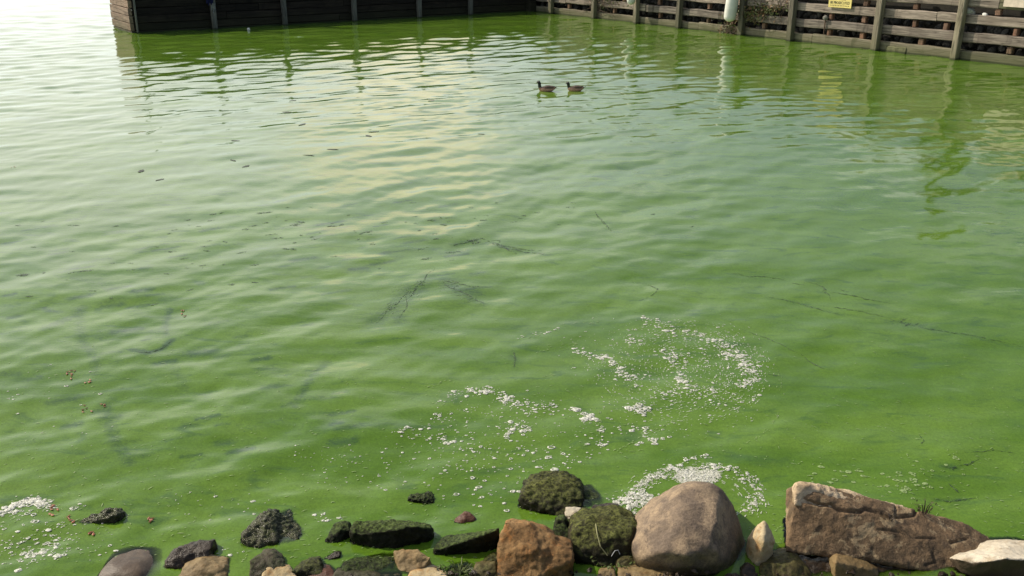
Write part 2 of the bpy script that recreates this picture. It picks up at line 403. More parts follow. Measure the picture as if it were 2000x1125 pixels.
# yellow warning sign
sa, sb = wall_pt(1618, 11, .05), wall_pt(1662, 17, .05)
sx0, sx1, sz0 = (sa - CORN).dot(uw), (sb - CORN).dot(uw), min(sa.z, sb.z)
sign = empty('warning_sign', CORN + uw * ((sx0 + sx1) / 2) + nw * .045 + Vector((0, 0, sz0)), RZW, 'yellow warning sign with black lettering nailed to the timber wall', 'sign')
sw = sx1 - sx0
obj('sign_board', timber(-sw / 2, sw / 2, -.012, .012, 0, .46, 3, .002, .006), M['yellow'], sign)
def text(body, size, x, z, parent):
    cu = bpy.data.curves.new('lettering', 'FONT'); cu.body = body; cu.size = size; cu.align_x = 'CENTER'; cu.extrude = .0015
    to = bpy.data.objects.new('tmp', cu); COL.objects.link(to); bpy.context.view_layer.update()
    me = bpy.data.meshes.new_from_object(to.evaluated_get(bpy.context.evaluated_depsgraph_get())); bpy.data.objects.remove(to)
    wd = max(v.co.x for v in me.vertices) - min(v.co.x for v in me.vertices); s = min(1.35, sw * .84 / wd)
    for v in me.vertices: v.co = Vector((v.co.x * s + x, -.0155 - v.co.z, v.co.y + z))
    me.materials.clear(); return link('lettering', me, M['ink'], parent)
text('TRESPASSERS', .105, 0, .335, sign); text('WILL', .105, .04, .225, sign); text('BE PROSECUTED', .105, 0, .11, sign)
# the last line is too small to read in the photo: a row of short marks
bm = bmesh.new()
for i in range(12):
    x0 = -sw * .42 + i * sw * .072
    bmesh.ops.create_cube(bm, size=1, matrix=Matrix.Translation((x0 + .014, -.0155, .062)) @ Matrix.Diagonal((.026 if i % 4 else .015, .003, .022, 1)))
obj('small_print', bm, M['ink'], sign)['kind'] = 'stuff'
# pale board at the right edge of the frame
ba = wall_pt(1960, 13, .03); bx0 = (ba - CORN).dot(uw)
board = empty('pale_board', CORN + uw * bx0 + nw * .03 + Vector((0, 0, ba.z)), RZW, 'blank cream painted board fixed over the top timbers of the wall', 'board')
obj('panel', timber(0, 1.8, -.03, .0, 0, .6, 3, .003, .006), M['cream_board'], board)
for x in (.18, 1.6): obj('batten', timber(x, x + .1, .001, .05, .05, .55, 1, .002, .006), M['olive_wood'], board)
# floating timber offcut against the wall
pa = wall_pt(1733, 101, .28); pb = wall_pt(1772, 103, .28)
c_ = P(1752, 102)
log = empty('timber_offcut', (c_.x, c_.y, 0), RZW, 'short squared timber offcut floating in the water against the wall', 'timber')
obj('block', timber(-.31, .33, -.12, .12, -.12, .17, 6, .014, .03), M['olive_wood'], log)
bm = bmesh.new(); bmesh.ops.create_circle(bm, cap_ends=True, segments=9, radius=.085)
for v in bm.verts: v.co = (.349 + random.uniform(0, .004), v.co.x * 1.15, v.co.y * 1.1 + .03)
obj('end_grain', bm, M['rust_wood'], log)
# pale stones lying on the plank near the last post
def small_stone(pt, s, c, label):
    bm = bmesh.new(); bmesh.ops.create_icosphere(bm, subdivisions=3, radius=1)
    for v in bm.verts: v.co = v.co * (1 + .3 * noise.noise(v.co * 1.4 + pt)); v.co = Vector((v.co.x * s[0], v.co.y * s[1], v.co.z * s[2]))
    o = obj('stone', bm, c, loc=pt, smooth=True); o.rotation_euler = (0, .15, RZW); tag(o, label, 'stone'); return o
M['pale_stone'] = rock_mat('pale_stone', (.33, .34, .29), (.45, .44, .38), (.25, .26, .2), 0, wet=0, speck=.2)
st = wall_pt(1890, 21, -.12); small_stone(st, (.22, .12, .10), M['pale_stone'], 'pale egg-shaped stone lying in the gap beside the nearest wall post')
st = wall_pt(1924, 29, -.10); small_stone(st, (.085, .07, .05), M['white'], 'small white stone perched on the plank edge between wall post and pale board')

# creepers on the wall: leaves on trailing stems
def leaves(n, gen, size, aspect=.6):
    bm = bmesh.new()
    for i in range(n):
        p, nr = gen(); s = size * random.uniform(.5, 1.4)
        t = Vector((random.gauss(0, 1), random.gauss(0, 1), random.gauss(0, 1) - .4)).normalized(); b = t.cross((nr + Vector((random.gauss(0, .5), random.gauss(0, .5), random.gauss(0, .5)))).normalized()).normalized()
        v = [bm.verts.new(p + t * s * x + b * s * aspect * y) for x, y in ((-1, 0), (-.2, -.8), (1, 0), (-.2, .8))]
        bm.faces.new(v)
    return bm
def creeper(px0, px1, py0, py1, n, label, seed):
    random.seed(seed)
    root = empty('creeper', wall_pt((px0 + px1) / 2, py1, .05), 0, label, 'creeper')
    il = root.location
    cl_ = [(random.uniform(px0, px1), random.uniform(py0, py1), random.uniform(6, 16)) for _ in range(9)]
    def gen():
        cx, cy, r_ = random.choice(cl_)
        return wall_pt(random.gauss(cx, r_ * 1.1), random.gauss(cy, r_ * .6), random.uniform(.0, .22)) - il, nw
    f1 = obj('foliage', leaves(n, gen, .05), M['leaf'], root); f1['kind'] = 'stuff'
    f2 = obj('dry_foliage', leaves(int(n * .8), gen, .045), M['leaf_brown'], root); f2['kind'] = 'stuff'
    bm = bmesh.new()
    for i in range(26):
        x = random.uniform(px0, px1); y = random.uniform(py0 - 30, py0 + 20)
        pts = [wall_pt(x + random.gauss(0, 3) * j, y + j * random.uniform(6, 12), .03 + .03 * random.random()) - il for j in range(5)]
        b2 = tube(pts, .008, 4); me_ = bpy.data.meshes.new('t'); b2.to_mesh(me_); b2.free(); bm.from_mesh(me_); bpy.data.meshes.remove(me_)
    s_ = obj('stem', bm, M['bark'], root); s_['kind'] = 'stuff'
    return root
creeper(1452, 1535, -12, 40, 330, 'olive and brown creeper trailing over the wall planks next to the big fender', 3)
creeper(1148, 1196, -16, 10, 110, 'small tuft of green creeper on the wall near its far corner', 4)
creeper(1414, 1432, 44, 56, 60, 'rust coloured weed tuft on the wall just below the big fender', 5)
random.seed(11)

# plants of the land above, seen only mirrored in the water
def crown_tree(pos, h, rad, nleaf, name, label, cat, cone=False):
    root = empty(name, pos, 0, label, cat)
    pts = [(0, 0, -.1), (.03, 0, h * .3), (0, .03, h * .6), (.02, 0, h * .92)]
    t = tube(pts, [h * .028, h * .022, h * .014, .006], 8)
    for i in range(7):
        z = h * (.25 + .09 * i); an = i * 2.4; b2 = tube([(0, 0, z), (math.cos(an) * rad * .4, math.sin(an) * rad * .4, z + h * .06), (math.cos(an) * rad * .75, math.sin(an) * rad * .75, z + h * .1)], [.02, .014, .006], 5)
        me_ = bpy.data.meshes.new('t'); b2.to_mesh(me_); b2.free(); t.from_mesh(me_); bpy.data.meshes.remove(me_)
    obj('trunk', t, M['bark'], root)
    cl_ = []
    for i in range(34):
        z = random.uniform(.1, 1); rr = rad * ((1 - z) * 1.05 + .08 if cone else math.sqrt(max(0, 1 - (2 * z - 1) ** 2)) * 1.0)
        an = random.uniform(0, 6.28); cl_.append((Vector((math.cos(an) * rr * random.uniform(.3, 1), math.sin(an) * rr * random.uniform(.3, 1), z * h)), random.uniform(.12, .24) * rad + .05))
    def gen():
        c, s = random.choice(cl_); d = Vector((random.gauss(0, 1), random.gauss(0, 1), random.gauss(0, 1))); return c + d * s * .6, d.normalized()
    c = obj('crown', leaves(nleaf, gen, .07), M['crown'], root); c['kind'] = 'stuff'
def land_pt(px, py, back): p = CORN + uw * wx(px, py) - nw * back; return Vector((p.x, p.y, 1.95))
crown_tree(land_pt(1822, 110, 1.5), 3.0, .75, 2600, 'conifer_tree', 'narrow dark evergreen on the land above the timber wall, mirrored in the water', 'tree', True)
crown_tree(land_pt(1700, 95, 1.4), .9, .8, 900, 'shrub', 'low green shrub on the land above the wall, behind the yellow sign', 'shrub')
crown_tree(land_pt(1970, 128, 1.6), 1.2, 1.1, 1200, 'shrub', 'broad green shrub on the land above the pale board', 'shrub')

# ------------------------------------------------------------------ dark timber pier on the left
PL = (CORN - PE).length
pier = empty('timber_pier', PE, math.atan2(up_.y, up_.x), 'dark shaded timber pier with a sunlit plank end and pale posts', 'pier')
wid = 2.7
prow = [(-1.0, .06), (.075, .31), (.325, .56), (.575, .81), (.825, 1.06), (1.075, 1.31), (1.325, 1.52)]
for ri, (z0, z1) in enumerate(prow):
    xs = [.0, *sorted(random.uniform(.15, .3) * PL + i * PL * .27 for i in range(3)), PL + 1.3]
    for a_, b_ in zip(xs, xs[1:]):
        obj('plank', timber(a_ + .008, b_ - .008, .0 + random.uniform(0, .03), .13, z0, z1, 6, .006, .012), M['pier_dark'], pier)
    bm = timber(.02, wid, -.12, 0, z0 + random.uniform(-.005, .005), z1 - .004, 6, .007, .012)
    e = obj('end_plank', bm, M['pier_end'], pier); e.rotation_euler = (0, 0, math.pi / 2)
    e.location = (-.13 + random.uniform(-.015, .015), .0, 0)
def pxl(px, py): return (P(px, py) - PE).dot(up_)
pposts = [(420, 57, 2.35), (560, 50, 2.25), (700, 43, 2.35), (828, 36, 2.2), (925, 30, 2.1)]
for px, py, top in pposts:
    obj('post', upright(pxl(px, py), -.09, .17, .16, -1, top, .008), M['pier_post'], pier)
obj('corner_post', upright(.05, -.05, .06, .06, -1, 3.0, .01), M['pier_post'], pier)
# sagging rope between the posts
rp = [(.07, -.14, 1.9)] + [(pxl(p[0], p[1]), -.17, 1.95) for p in pposts] + [(PL - .5, -.1, 1.9)]
pts = []
for a_, b_ in zip(rp, rp[1:]):
    for i in range(8):
        t = i / 8; pts.append((a_[0] + (b_[0] - a_[0]) * t, a_[1] + (b_[1] - a_[1]) * t, a_[2] + (b_[2] - a_[2]) * t - .14 * 4 * t * (1 - t)))
obj('rope', tube(pts + [rp[-1]], .028, 6), M['pier_post'], pier)
obj('backing', timber(.16, PL + 1.6, .17, .21, -.6, 1.50, 4, 0), M['pier_dark'], pier)  # added board, keeps bright slits from showing between the planks
obj('corner_pile', upright(PL - .16, -.12, .34, .30, -1, 1.9, 0), M['pier_dark'], pier)  # added dark pile, covers the bright gap at the corner
for i in range(18):
    x0 = .02 + i * (PL + .9) / 18
    obj('deck_plank', timber(.0, wid - .15, x0 + .01, x0 + (PL + .9) / 18 - .01, 1.53, 1.58, 2, .004, .008), M['pier_end'], pier).rotation_euler = (0, 0, math.pi / 2)
for o in [c for c in pier.children if c.name.startswith('deck_plank')]:
    o.location = (PL + .95, .1, 0)
for (z0, z1) in prow:
    obj('plank', timber(.0, PL - .2, wid - .1, wid, z0, z1, 5, .006, .012), M['pier_dark'], pier)
# blue cloth over the pier edge
cx_ = pxl(416, 57)
cloth = empty('blue_cloth', PE + up_ * cx_, math.atan2(up_.y, up_.x), 'dark blue cloth hanging over the pier edge beside a pale post', 'cloth')
def sheet(x0, x1, zt, zb, y0, fold, nx=12, nz=8, jag=.05):
    bm = bmesh.new(); g = []
    for j in range(nz + 1):
        g.append([bm.verts.new((x0 + (x1 - x0) * i / nx * (1 - .25 * j / nz), y0 + fold * math.sin(i * 1.9 + j * .3) - .02 * j / nz, zt + (zb - zt) * j / nz + (jag * math.sin(i * 1.3) if j == nz else 0))) for i in range(nx + 1)])
    for j in range(nz):
        for i in range(nx): bm.faces.new((g[j][i], g[j][i + 1], g[j + 1][i + 1], g[j + 1][i]))
    bmesh.ops.solidify(bm, geom=bm.faces[:], thickness=.006); return bm
obj('fabric', sheet(-.17, .13, 1.4, .86, -.22, .018), M['blue'], cloth, smooth=True)
obj('lining', sheet(-.02, .15, .88, .62, -.205, .012, 8, 6, .09), M['pale_cloth'], cloth, smooth=True)
# float near the pier
c_ = P(488, 58)
bm = bmesh.new(); bmesh.ops.create_icosphere(bm, subdivisions=2, radius=.055, matrix=Matrix.Translation((0, 0, .03)))
tag(obj('float', bm, M['white'], loc=(c_.x, c_.y - .15, 0), smooth=True), 'tiny white float on the water below the dark pier', 'float')

# ------------------------------------------------------------------ rocks along the shore
M['boulder'] = rock_mat('tan_boulder', (.185, .138, .098), (.37, .27, .17), (.12, .09, .068), 0, speck=.75, wet=.85, bump=.6, fine=75)
M['slab'] = rock_mat('brown_slab', (.135, .09, .05), (.25, .162, .088), (.075, .052, .034), 0, speck=.6, wet=.2, lichen=(.42, .31, .18), bump=1.0)
M['ledge'] = rock_mat('cream_ledge', (.48, .34, .20), (.68, .53, .35), (.15, .085, .055), 0, speck=.35, wet=.2, bump=.8)
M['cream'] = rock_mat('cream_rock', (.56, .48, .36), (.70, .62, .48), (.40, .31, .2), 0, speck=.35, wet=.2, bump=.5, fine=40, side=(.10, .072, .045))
M['wedge'] = rock_mat('cream_orange_rock', (.50, .38, .20), (.60, .49, .30), (.42, .22, .075), 0, speck=.3, wet=.1, bump=.4)
M['granite'] = rock_mat('orange_granite', (.20, .11, .04), (.34, .20, .08), (.38, .16, .042), .0, speck=.9, wet=.3, bump=1.0)
M['tan'] = rock_mat('tan_stone', (.26, .175, .078), (.37, .26, .125), (.24, .135, .05), 0, speck=.5, wet=.4)
M['red'] = rock_mat('red_stone', (.17, .06, .03), (.23, .09, .05), (.12, .045, .03), 0, speck=.3, wet=.7)
M['olive'] = rock_mat('olive_stone', (.13, .10, .045), (.2, .155, .075), (.09, .075, .03), .15, (.07, .07, .02), wet=.5)
M['mossy'] = rock_mat('mossy_rock', (.014, .013, .008), (.024, .021, .012), (.010, .010, .006), .85, (.060, .085, .020), speck=.8, rough=.7, wet=.6, bump=1.0, fine=70)  # near-black base puts the shade of the front faces into the colour
M['mossy2'] = rock_mat('mossy_brown_rock', (.030, .026, .014), (.055, .043, .021), (.018, .015, .009), .62, (.085, .092, .022), speck=.7, rough=.7, wet=.7, bump=.9, fine=60)  # dark base carries painted front-face shade as well
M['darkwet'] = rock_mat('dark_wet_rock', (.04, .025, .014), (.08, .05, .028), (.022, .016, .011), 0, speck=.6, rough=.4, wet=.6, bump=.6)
M['lumpy'] = rock_mat('lumpy_wet_rock', (.06, .056, .036), (.115, .105, .07), (.04, .043, .022), .3, (.06, .07, .025), speck=.6, rough=.22, wet=.45, bump=.7, fine=45)
M['brownsm'] = rock_mat('brown_smooth_boulder', (.15, .10, .07), (.22, .15, .105), (.11, .075, .055), 0, speck=.5, wet=.6, bump=.25, fine=80)
M['greyb'] = rock_mat('grey_brown_block', (.12, .095, .065), (.17, .135, .095), (.08, .07, .05), .1, wet=.7, speck=.5)

ROCKS = []
def rock(name, label, m, yb, hulls, thick=.12, vox=.012, smooth=2, disp=.015, fs=7.0, cracks=(), seed=0, gap=False, floor=-.30, cat='rock', fine=.5):
    """a rock from convex lumps. every point is (photo x, photo y, metres further back than the rock's waterline row YB)"""
    y0 = P(1000, yb).y
    bm = bmesh.new()
    for hull in hulls:
        hv = [PY(px, py, y0 + dy) for px, py, dy in hull]
        zs = [v.z for v in hv]; zmid = (max(zs) + min(zs)) / 2
        ext = [v + Vector((0, thick, -.35 * (v.z - min(zs)) - .01)) for v in hv if v.z > zmid]
        allp = hv + ext
        if not gap: allp = allp + [Vector((v.x, v.y + .01, floor)) for v in allp]
        b2 = bmesh.new()
        for v in allp: b2.verts.new(v)
        r_ = bmesh.ops.convex_hull(b2, input=b2.verts)
        bmesh.ops.delete(b2, geom=list({g for g in r_['geom_interior'] + r_['geom_unused'] if isinstance(g, bmesh.types.BMVert)}), context='VERTS')
        bmesh.ops.recalc_face_normals(b2, faces=b2.faces)
        me_ = bpy.data.meshes.new('t'); b2.to_mesh(me_); b2.free(); bm.from_mesh(me_); bpy.data.meshes.remove(me_)
    me = bpy.data.meshes.new('t'); bm.to_mesh(me); bm.free()
    o = bpy.data.objects.new('t', me); COL.objects.link(o)
    md = o.modifiers.new('r', 'REMESH'); md.mode = 'VOXEL'; md.voxel_size = vox
    bpy.context.view_layer.update()
    me2 = bpy.data.meshes.new_from_object(o.evaluated_get(bpy.context.evaluated_depsgraph_get()))
    bpy.data.objects.remove(o); bpy.data.meshes.remove(me)
    b = bmesh.new(); b.from_mesh(me2); bpy.data.meshes.remove(me2)
    for _ in range(smooth): bmesh.ops.smooth_vert(b, verts=b.verts, factor=.5, use_axis_x=True, use_axis_y=True, use_axis_z=True)
    b.normal_update()
    off = Vector((seed * 3.1, seed * 1.7, seed * 5.3))
    nrm = [v.normal.copy() for v in b.verts]
    for v, n_ in zip(b.verts, nrm):
        q = v.co * fs + off
        d = noise.fractal(q, 1.0, 2.0, 3) * disp + (noise.fractal(q * 4.1, .9, 2.1, 3)) * disp * fine
        d += -abs(noise.noise(q * 1.9 + Vector((9, 9, 9)))) * disp * .6
        v.co += n_ * d
    for line, width, depth in cracks:
        for v, n_ in zip(b.verts, nrm):
            x, y = proj(v.co)
            dm = 1e9
            for (x0, y0_), (x1, y1) in zip(line, line[1:]):
                L2 = (x1 - x0) ** 2 + (y1 - y0_) ** 2; t = max(0, min(1, ((x - x0) * (x1 - x0) + (y - y0_) * (y1 - y0_)) / L2))
                dm = min(dm, math.hypot(x - x0 - t * (x1 - x0), y - y0_ - t * (y1 - y0_)))
            if dm < width: v.co -= n_ * depth * (1 - dm / width)
    zc = min(v.co.z for v in b.verts); ct = Vector((sum(v.co.x for v in b.verts) / len(b.verts), sum(v.co.y for v in b.verts) / len(b.verts), max(zc, 0)))
    for v in b.verts: v.co -= ct
    o = obj(name, b, M[m] if isinstance(m, str) else m, loc=ct, smooth=True)
    tag(o, label, cat); ROCKS.append(o); return o

rock('boulder', 'big smooth tan boulder, the largest rounded rock on the shore', 'boulder', 1128,
     [[(1231, 1082, .12), (1234, 1062, .14), (1240, 1106, .07), (1258, 1030, .20), (1292, 988, .28), (1330, 957, .33), (1360, 945, .36), (1392, 945, .37), (1412, 955, .37), (1434, 985, .37), (1450, 1030, .34), (1460, 1080, .28), (1464, 1120, .20),
       (1400, 990, .20), (1402, 1030, .09), (1396, 1075, -.01), (1340, 1085, -.04), (1290, 1080, .0), (1255, 1090, .04), (1330, 1010, .14), (1290, 1140, .04), (1380, 1140, .02), (1440, 1140, .12), (1250, 1120, .10)],
      [(1245, 1112, .14), (1300, 1150, .10), (1380, 1155, .08), (1450, 1145, .18), (1300, 1090, .25), (1430, 1090, .3)]],
     .30, .011, 10, .014, 4.0, cracks=[([(1402, 1030), (1399, 1055), (1392, 1072)], 8, .012), ([(1385, 1080), (1350, 1064), (1370, 1096)], 12, .010)], seed=1, gap=True, fine=.15)
rock('rock_slab', 'long brown slab with cream lichen and a crack along its top edge', 'slab', 1112,
     [[(1536, 1078, .10), (1543, 1040, .16), (1552, 985, .24), (1556, 948, .30), (1566, 942, .33), (1640, 957, .33), (1720, 980, .33), (1790, 999, .32), (1850, 1012, .30), (1890, 1024, .27), (1935, 1048, .22), (1950, 1062, .18), (1930, 1095, .06), (1890, 1118, .0), (1840, 1122, -.02), (1780, 1108, .0), (1700, 1090, .03), (1620, 1083, .06), (1570, 1082, .08)]],
     .16, .0085, 2, .009, 6.0, fine=.4, cracks=[([(1556, 975), (1600, 986), (1625, 988), (1640, 998), (1682, 1000), (1690, 994), (1722, 1002), (1738, 1010), (1765, 1009), (1786, 1006), (1792, 994)], 4.5, .02),
                           ([(1716, 1034), (1760, 1040)], 3, .009), ([(1790, 1051), (1826, 1052)], 3, .008), ([(1858, 1060), (1890, 1052)], 4, .012), ([(1750, 985), (1750, 1008)], 3, .012), ([(1822, 1080), (1828, 1098), (1810, 1104)], 4, .010)], seed=2, gap=True)
slab = ROCKS[-1]
ledge = rock('ledge', 'x', 'ledge', 1112, [
     [(1551, 990, .225), (1556, 945, .29), (1562, 940, .34), (1640, 954, .34), (1720, 977, .34), (1790, 996, .335), (1785, 1008, .27), (1700, 1002, .25), (1620, 990, .235)]],
     .10, .0085, 1, .010, 9.0, seed=41, gap=True)
for k_ in ('label', 'category'): del ledge[k_]
ledge.parent = slab; ledge.location = ledge.location - slab.location
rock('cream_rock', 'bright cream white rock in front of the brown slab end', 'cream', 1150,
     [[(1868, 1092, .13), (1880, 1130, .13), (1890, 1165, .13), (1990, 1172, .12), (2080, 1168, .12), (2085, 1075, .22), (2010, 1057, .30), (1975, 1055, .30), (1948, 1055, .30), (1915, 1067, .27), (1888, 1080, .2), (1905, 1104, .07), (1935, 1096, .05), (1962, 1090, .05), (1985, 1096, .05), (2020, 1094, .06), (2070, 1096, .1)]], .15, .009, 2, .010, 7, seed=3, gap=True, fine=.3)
rock('upright_stone', 'cream and orange diamond-shaped stone standing between boulder and slab', 'wedge', 1104,
     [[(1466, 1052, .06), (1471, 1072, .03), (1478, 1100, -.01), (1490, 1101, -.01), (1504, 1085, .02), (1514, 1058, .05), (1510, 1047, .07), (1499, 1025, .10), (1496, 1016, .11), (1489, 1016, .11), (1482, 1025, .10), (1492, 1060, .0)]], .07, .007, 3, .006, 10, seed=4)
rock('stone', 'olive brown stone under the left corner of the long slab', 'olive', 1135,
     [[(1483, 1122, .05), (1490, 1104, .09), (1510, 1089, .14), (1540, 1081, .17), (1562, 1086, .16), (1580, 1108, .10), (1590, 1130, .04), (1550, 1145, -.02), (1495, 1145, -.01), (1545, 1100, .08)]], .10, .009, 2, .008, 9, seed=5)
rock('stone', 'tan block of stone in the dark gap under the long slab', 'tan', 1128,
     [[(1628, 1120, .02), (1630, 1090, .08), (1635, 1082, .10), (1690, 1096, .10), (1716, 1108, .08), (1720, 1130, .02), (1690, 1138, 0), (1630, 1135, 0), (1632, 1098, .03), (1700, 1112, .03)]], .10, .008, 1, .006, 12, seed=6)
rock('boulder', 'rounded boulder furred with green moss, next to the big tan boulder', 'mossy2', 1102,
     [[(1112, 1060, .08), (1116, 1035, .14), (1135, 1016, .20), (1175, 1006, .24), (1215, 1006, .24), (1242, 1014, .22), (1254, 1035, .17), (1256, 1075, .06), (1235, 1100, -.01), (1180, 1108, -.03), (1135, 1098, -.01), (1114, 1082, .03), (1180, 1050, .07), (1225, 1045, .09)]], .18, .010, 4, .016, 7, seed=7)
rock('boulder', 'dark mossy boulder ringed by water and foam flecks, left of the foam swirl', 'mossy2', 1003,
     [[(1016, 968, .08), (1022, 955, .13), (1036, 940, .19), (1070, 934, .22), (1100, 936, .22), (1124, 945, .19), (1140, 962, .12), (1142, 985, .05), (1125, 1000, 0), (1090, 1008, -.03), (1072, 1004, -.01), (1048, 992, .01), (1030, 980, .04), (1082, 962, .09), (1100, 955, .12)]], .16, .010, 3, .018, 8, seed=8)
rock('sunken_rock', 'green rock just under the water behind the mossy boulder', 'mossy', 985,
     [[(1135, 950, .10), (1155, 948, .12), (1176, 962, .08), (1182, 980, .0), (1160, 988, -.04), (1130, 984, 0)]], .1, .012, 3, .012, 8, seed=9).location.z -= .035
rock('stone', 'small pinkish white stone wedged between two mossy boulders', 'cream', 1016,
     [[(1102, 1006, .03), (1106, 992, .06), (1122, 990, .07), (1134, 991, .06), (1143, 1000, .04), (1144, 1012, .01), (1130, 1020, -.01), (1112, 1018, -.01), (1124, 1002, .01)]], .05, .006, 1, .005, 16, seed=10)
rock('stone', 'dark wet flat stone behind the moss-furred rounded boulder', 'darkwet', 1012,
     [[(1145, 1005, .02), (1160, 992, .05), (1185, 987, .07), (1210, 986, .07), (1213, 1004, .02), (1190, 1010, 0), (1150, 1014, -.01), (1180, 996, .03)]], .06, .007, 1, .008, 14, seed=11)
rock('rock', 'orange brown granite rock, rough and angular, with a knob at its lower end', 'granite', 1140,
     [[(972, 1120, .05), (975, 1060, .15), (985, 1022, .22), (990, 1018, .24), (1035, 1020, .25), (1060, 1030, .24), (1085, 1050, .19), (1092, 1062, .16), (1080, 1110, .02), (1050, 1148, -.06), (975, 1148, -.02), (1020, 1070, .07), (1050, 1075, .06)],
      [(1064, 1085, .08), (1085, 1068, .12), (1108, 1072, .11), (1121, 1080, .09), (1121, 1096, .06), (1100, 1108, .02), (1075, 1114, .01), (1070, 1100, .03)]], .14, .010, 2, .014, 8, seed=12)
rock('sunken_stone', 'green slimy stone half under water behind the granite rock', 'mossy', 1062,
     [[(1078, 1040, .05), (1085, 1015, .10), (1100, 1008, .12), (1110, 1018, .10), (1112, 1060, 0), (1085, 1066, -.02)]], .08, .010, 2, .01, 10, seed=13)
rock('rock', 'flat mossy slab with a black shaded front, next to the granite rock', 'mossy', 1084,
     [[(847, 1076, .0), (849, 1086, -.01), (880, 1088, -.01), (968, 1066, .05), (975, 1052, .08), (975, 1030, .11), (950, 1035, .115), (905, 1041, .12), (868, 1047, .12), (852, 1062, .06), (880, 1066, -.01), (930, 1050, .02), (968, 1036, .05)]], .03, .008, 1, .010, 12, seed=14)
rock('stone', 'reddish brown pointed stone alone in the green water', 'red', 1021,
     [[(886, 1018, .01), (889, 1010, .04), (906, 1001, .06), (918, 1002, .06), (930, 1012, .03), (926, 1016, .01), (900, 1024, -.01), (888, 1024, -.005), (908, 1010, .02)]], .05, .007, 3, .006, 12, seed=15)
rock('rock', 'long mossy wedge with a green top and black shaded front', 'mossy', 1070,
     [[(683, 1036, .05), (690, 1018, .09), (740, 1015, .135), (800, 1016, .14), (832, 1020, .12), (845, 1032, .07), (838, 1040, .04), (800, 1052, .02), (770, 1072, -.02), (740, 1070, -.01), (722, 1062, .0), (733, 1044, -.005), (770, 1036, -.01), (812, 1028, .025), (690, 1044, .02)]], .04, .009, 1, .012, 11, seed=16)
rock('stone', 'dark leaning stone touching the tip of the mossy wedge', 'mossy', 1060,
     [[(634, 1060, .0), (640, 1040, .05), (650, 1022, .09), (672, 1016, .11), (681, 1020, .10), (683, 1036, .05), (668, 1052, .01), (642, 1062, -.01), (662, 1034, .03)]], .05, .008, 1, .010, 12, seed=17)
rock('stone', 'tiny knobbly weed-covered stone alone above the mossy wedge', 'mossy', 981,
     [[(795, 973, .02), (800, 968, .04), (826, 966, .05), (836, 963, .07), (846, 969, .05), (847, 978, .01), (836, 984, -.01), (815, 978, .0)]], .04, .006, 1, .012, 22, seed=18)
rock('rock', 'wet lumpy rock glittering in the sun, half awash', 'lumpy', 1066,
     [[(466, 1052, .02), (478, 1035, .08), (505, 1012, .16), (520, 1005, .19), (536, 1010, .18), (545, 1035, .10), (540, 1060, .0), (510, 1070, -.02), (476, 1064, 0), (515, 1035, .075)],
      [(530, 1016, .19), (555, 1013, .235), (580, 1026, .18), (594, 1044, .10), (575, 1060, .025), (540, 1068, .0), (560, 1040, .145)]], .12, .008, 1, .016, 16, seed=19)
rock('rock', 'dark brown pointed wedge rock beside a tan rock at the water edge', 'darkwet', 1108,
     [[(318, 1098, .01), (330, 1084, .05), (352, 1068, .10), (385, 1060, .13), (415, 1055, .15), (413, 1072, .09), (405, 1092, .04), (385, 1110, -.01), (350, 1112, -.02), (325, 1106, -.01), (370, 1080, .05)]], .06, .009, 1, .012, 10, seed=20)
rock('rock', 'tan faceted rock in front of the dark brown wedge', 'tan', 1140,
     [[(342, 1135, .01), (352, 1110, .08), (370, 1098, .12), (388, 1092, .14), (415, 1096, .13), (437, 1106, .10), (444, 1130, .03), (430, 1148, -.01), (360, 1148, -.02), (400, 1112, .06)]], .1, .009, 1, .010, 10, seed=21)
rock('boulder', 'smooth round brown boulder at the water edge left of the dark wedge', 'brownsm', 1148,
     [[(186, 1136, .07), (192, 1116, .12), (206, 1102, .16), (226, 1094, .185), (252, 1090, .20), (278, 1094, .20), (298, 1106, .185), (312, 1124, .15), (317, 1150, .08), (270, 1170, -.04), (210, 1166, -.02), (188, 1152, .02), (235, 1112, .10), (270, 1118, .09)]], .16, .010, 12, .006, 5, seed=22, fine=.15)
rock('stone', 'small glittering weed-covered stone farthest from the other rocks', 'lumpy', 1022,
     [[(148, 1024, 0), (165, 1012, .03), (195, 998, .06), (215, 993, .08), (232, 993, .08), (236, 1002, .04), (222, 1010, .01), (185, 1018, 0), (160, 1028, -.01)]], .05, .007, 1, .012, 20, seed=23)
rock('stone', 'grey brown block with a pointed top, behind a flat orange stone', 'greyb', 1128,
     [[(487, 1125, .0), (489, 1096, .06), (505, 1092, .08), (510, 1080, .12), (528, 1080, .12), (545, 1092, .09), (560, 1106, .05), (558, 1126, .0), (520, 1132, -.02), (515, 1100, .05)]], .08, .008, 1, .008, 12, seed=24)
rock('stone', 'flat orange topped stone in front of the grey brown block', 'wedge', 1136,
     [[(508, 1126, .01), (520, 1109, .06), (560, 1108, .07), (578, 1120, .04), (582, 1130, .01), (550, 1138, -.01), (515, 1136, -.01)]], .06, .007, 1, .005, 14, seed=25)
rock('stone', 'greenish wet stone between the flat orange stone and the mossy lump', 'mossy2', 1126,
     [[(568, 1116, .0), (582, 1104, .05), (610, 1090, .10), (622, 1090, .10), (632, 1110, .04), (628, 1124, 0), (590, 1128, -.01), (602, 1106, .03)]], .06, .008, 1, .008, 14, seed=26)
rock('stone', 'thin dark sliver of stone poking out of the water', 'darkwet', 1092,
     [[(630, 1094, 0), (645, 1084, .02), (655, 1077, .04), (665, 1079, .035), (664, 1086, .01), (645, 1093, -.005)]], .03, .005, 1, .004, 20, seed=27)
rock('stone', 'rusty red rounded stone beside the long brown stone', 'red', 1136,
     [[(597, 1128, .03), (606, 1114, .07), (620, 1109, .09), (640, 1112, .08), (652, 1124, .04), (648, 1138, 0), (605, 1140, -.01)]], .06, .007, 3, .005, 10, seed=28)
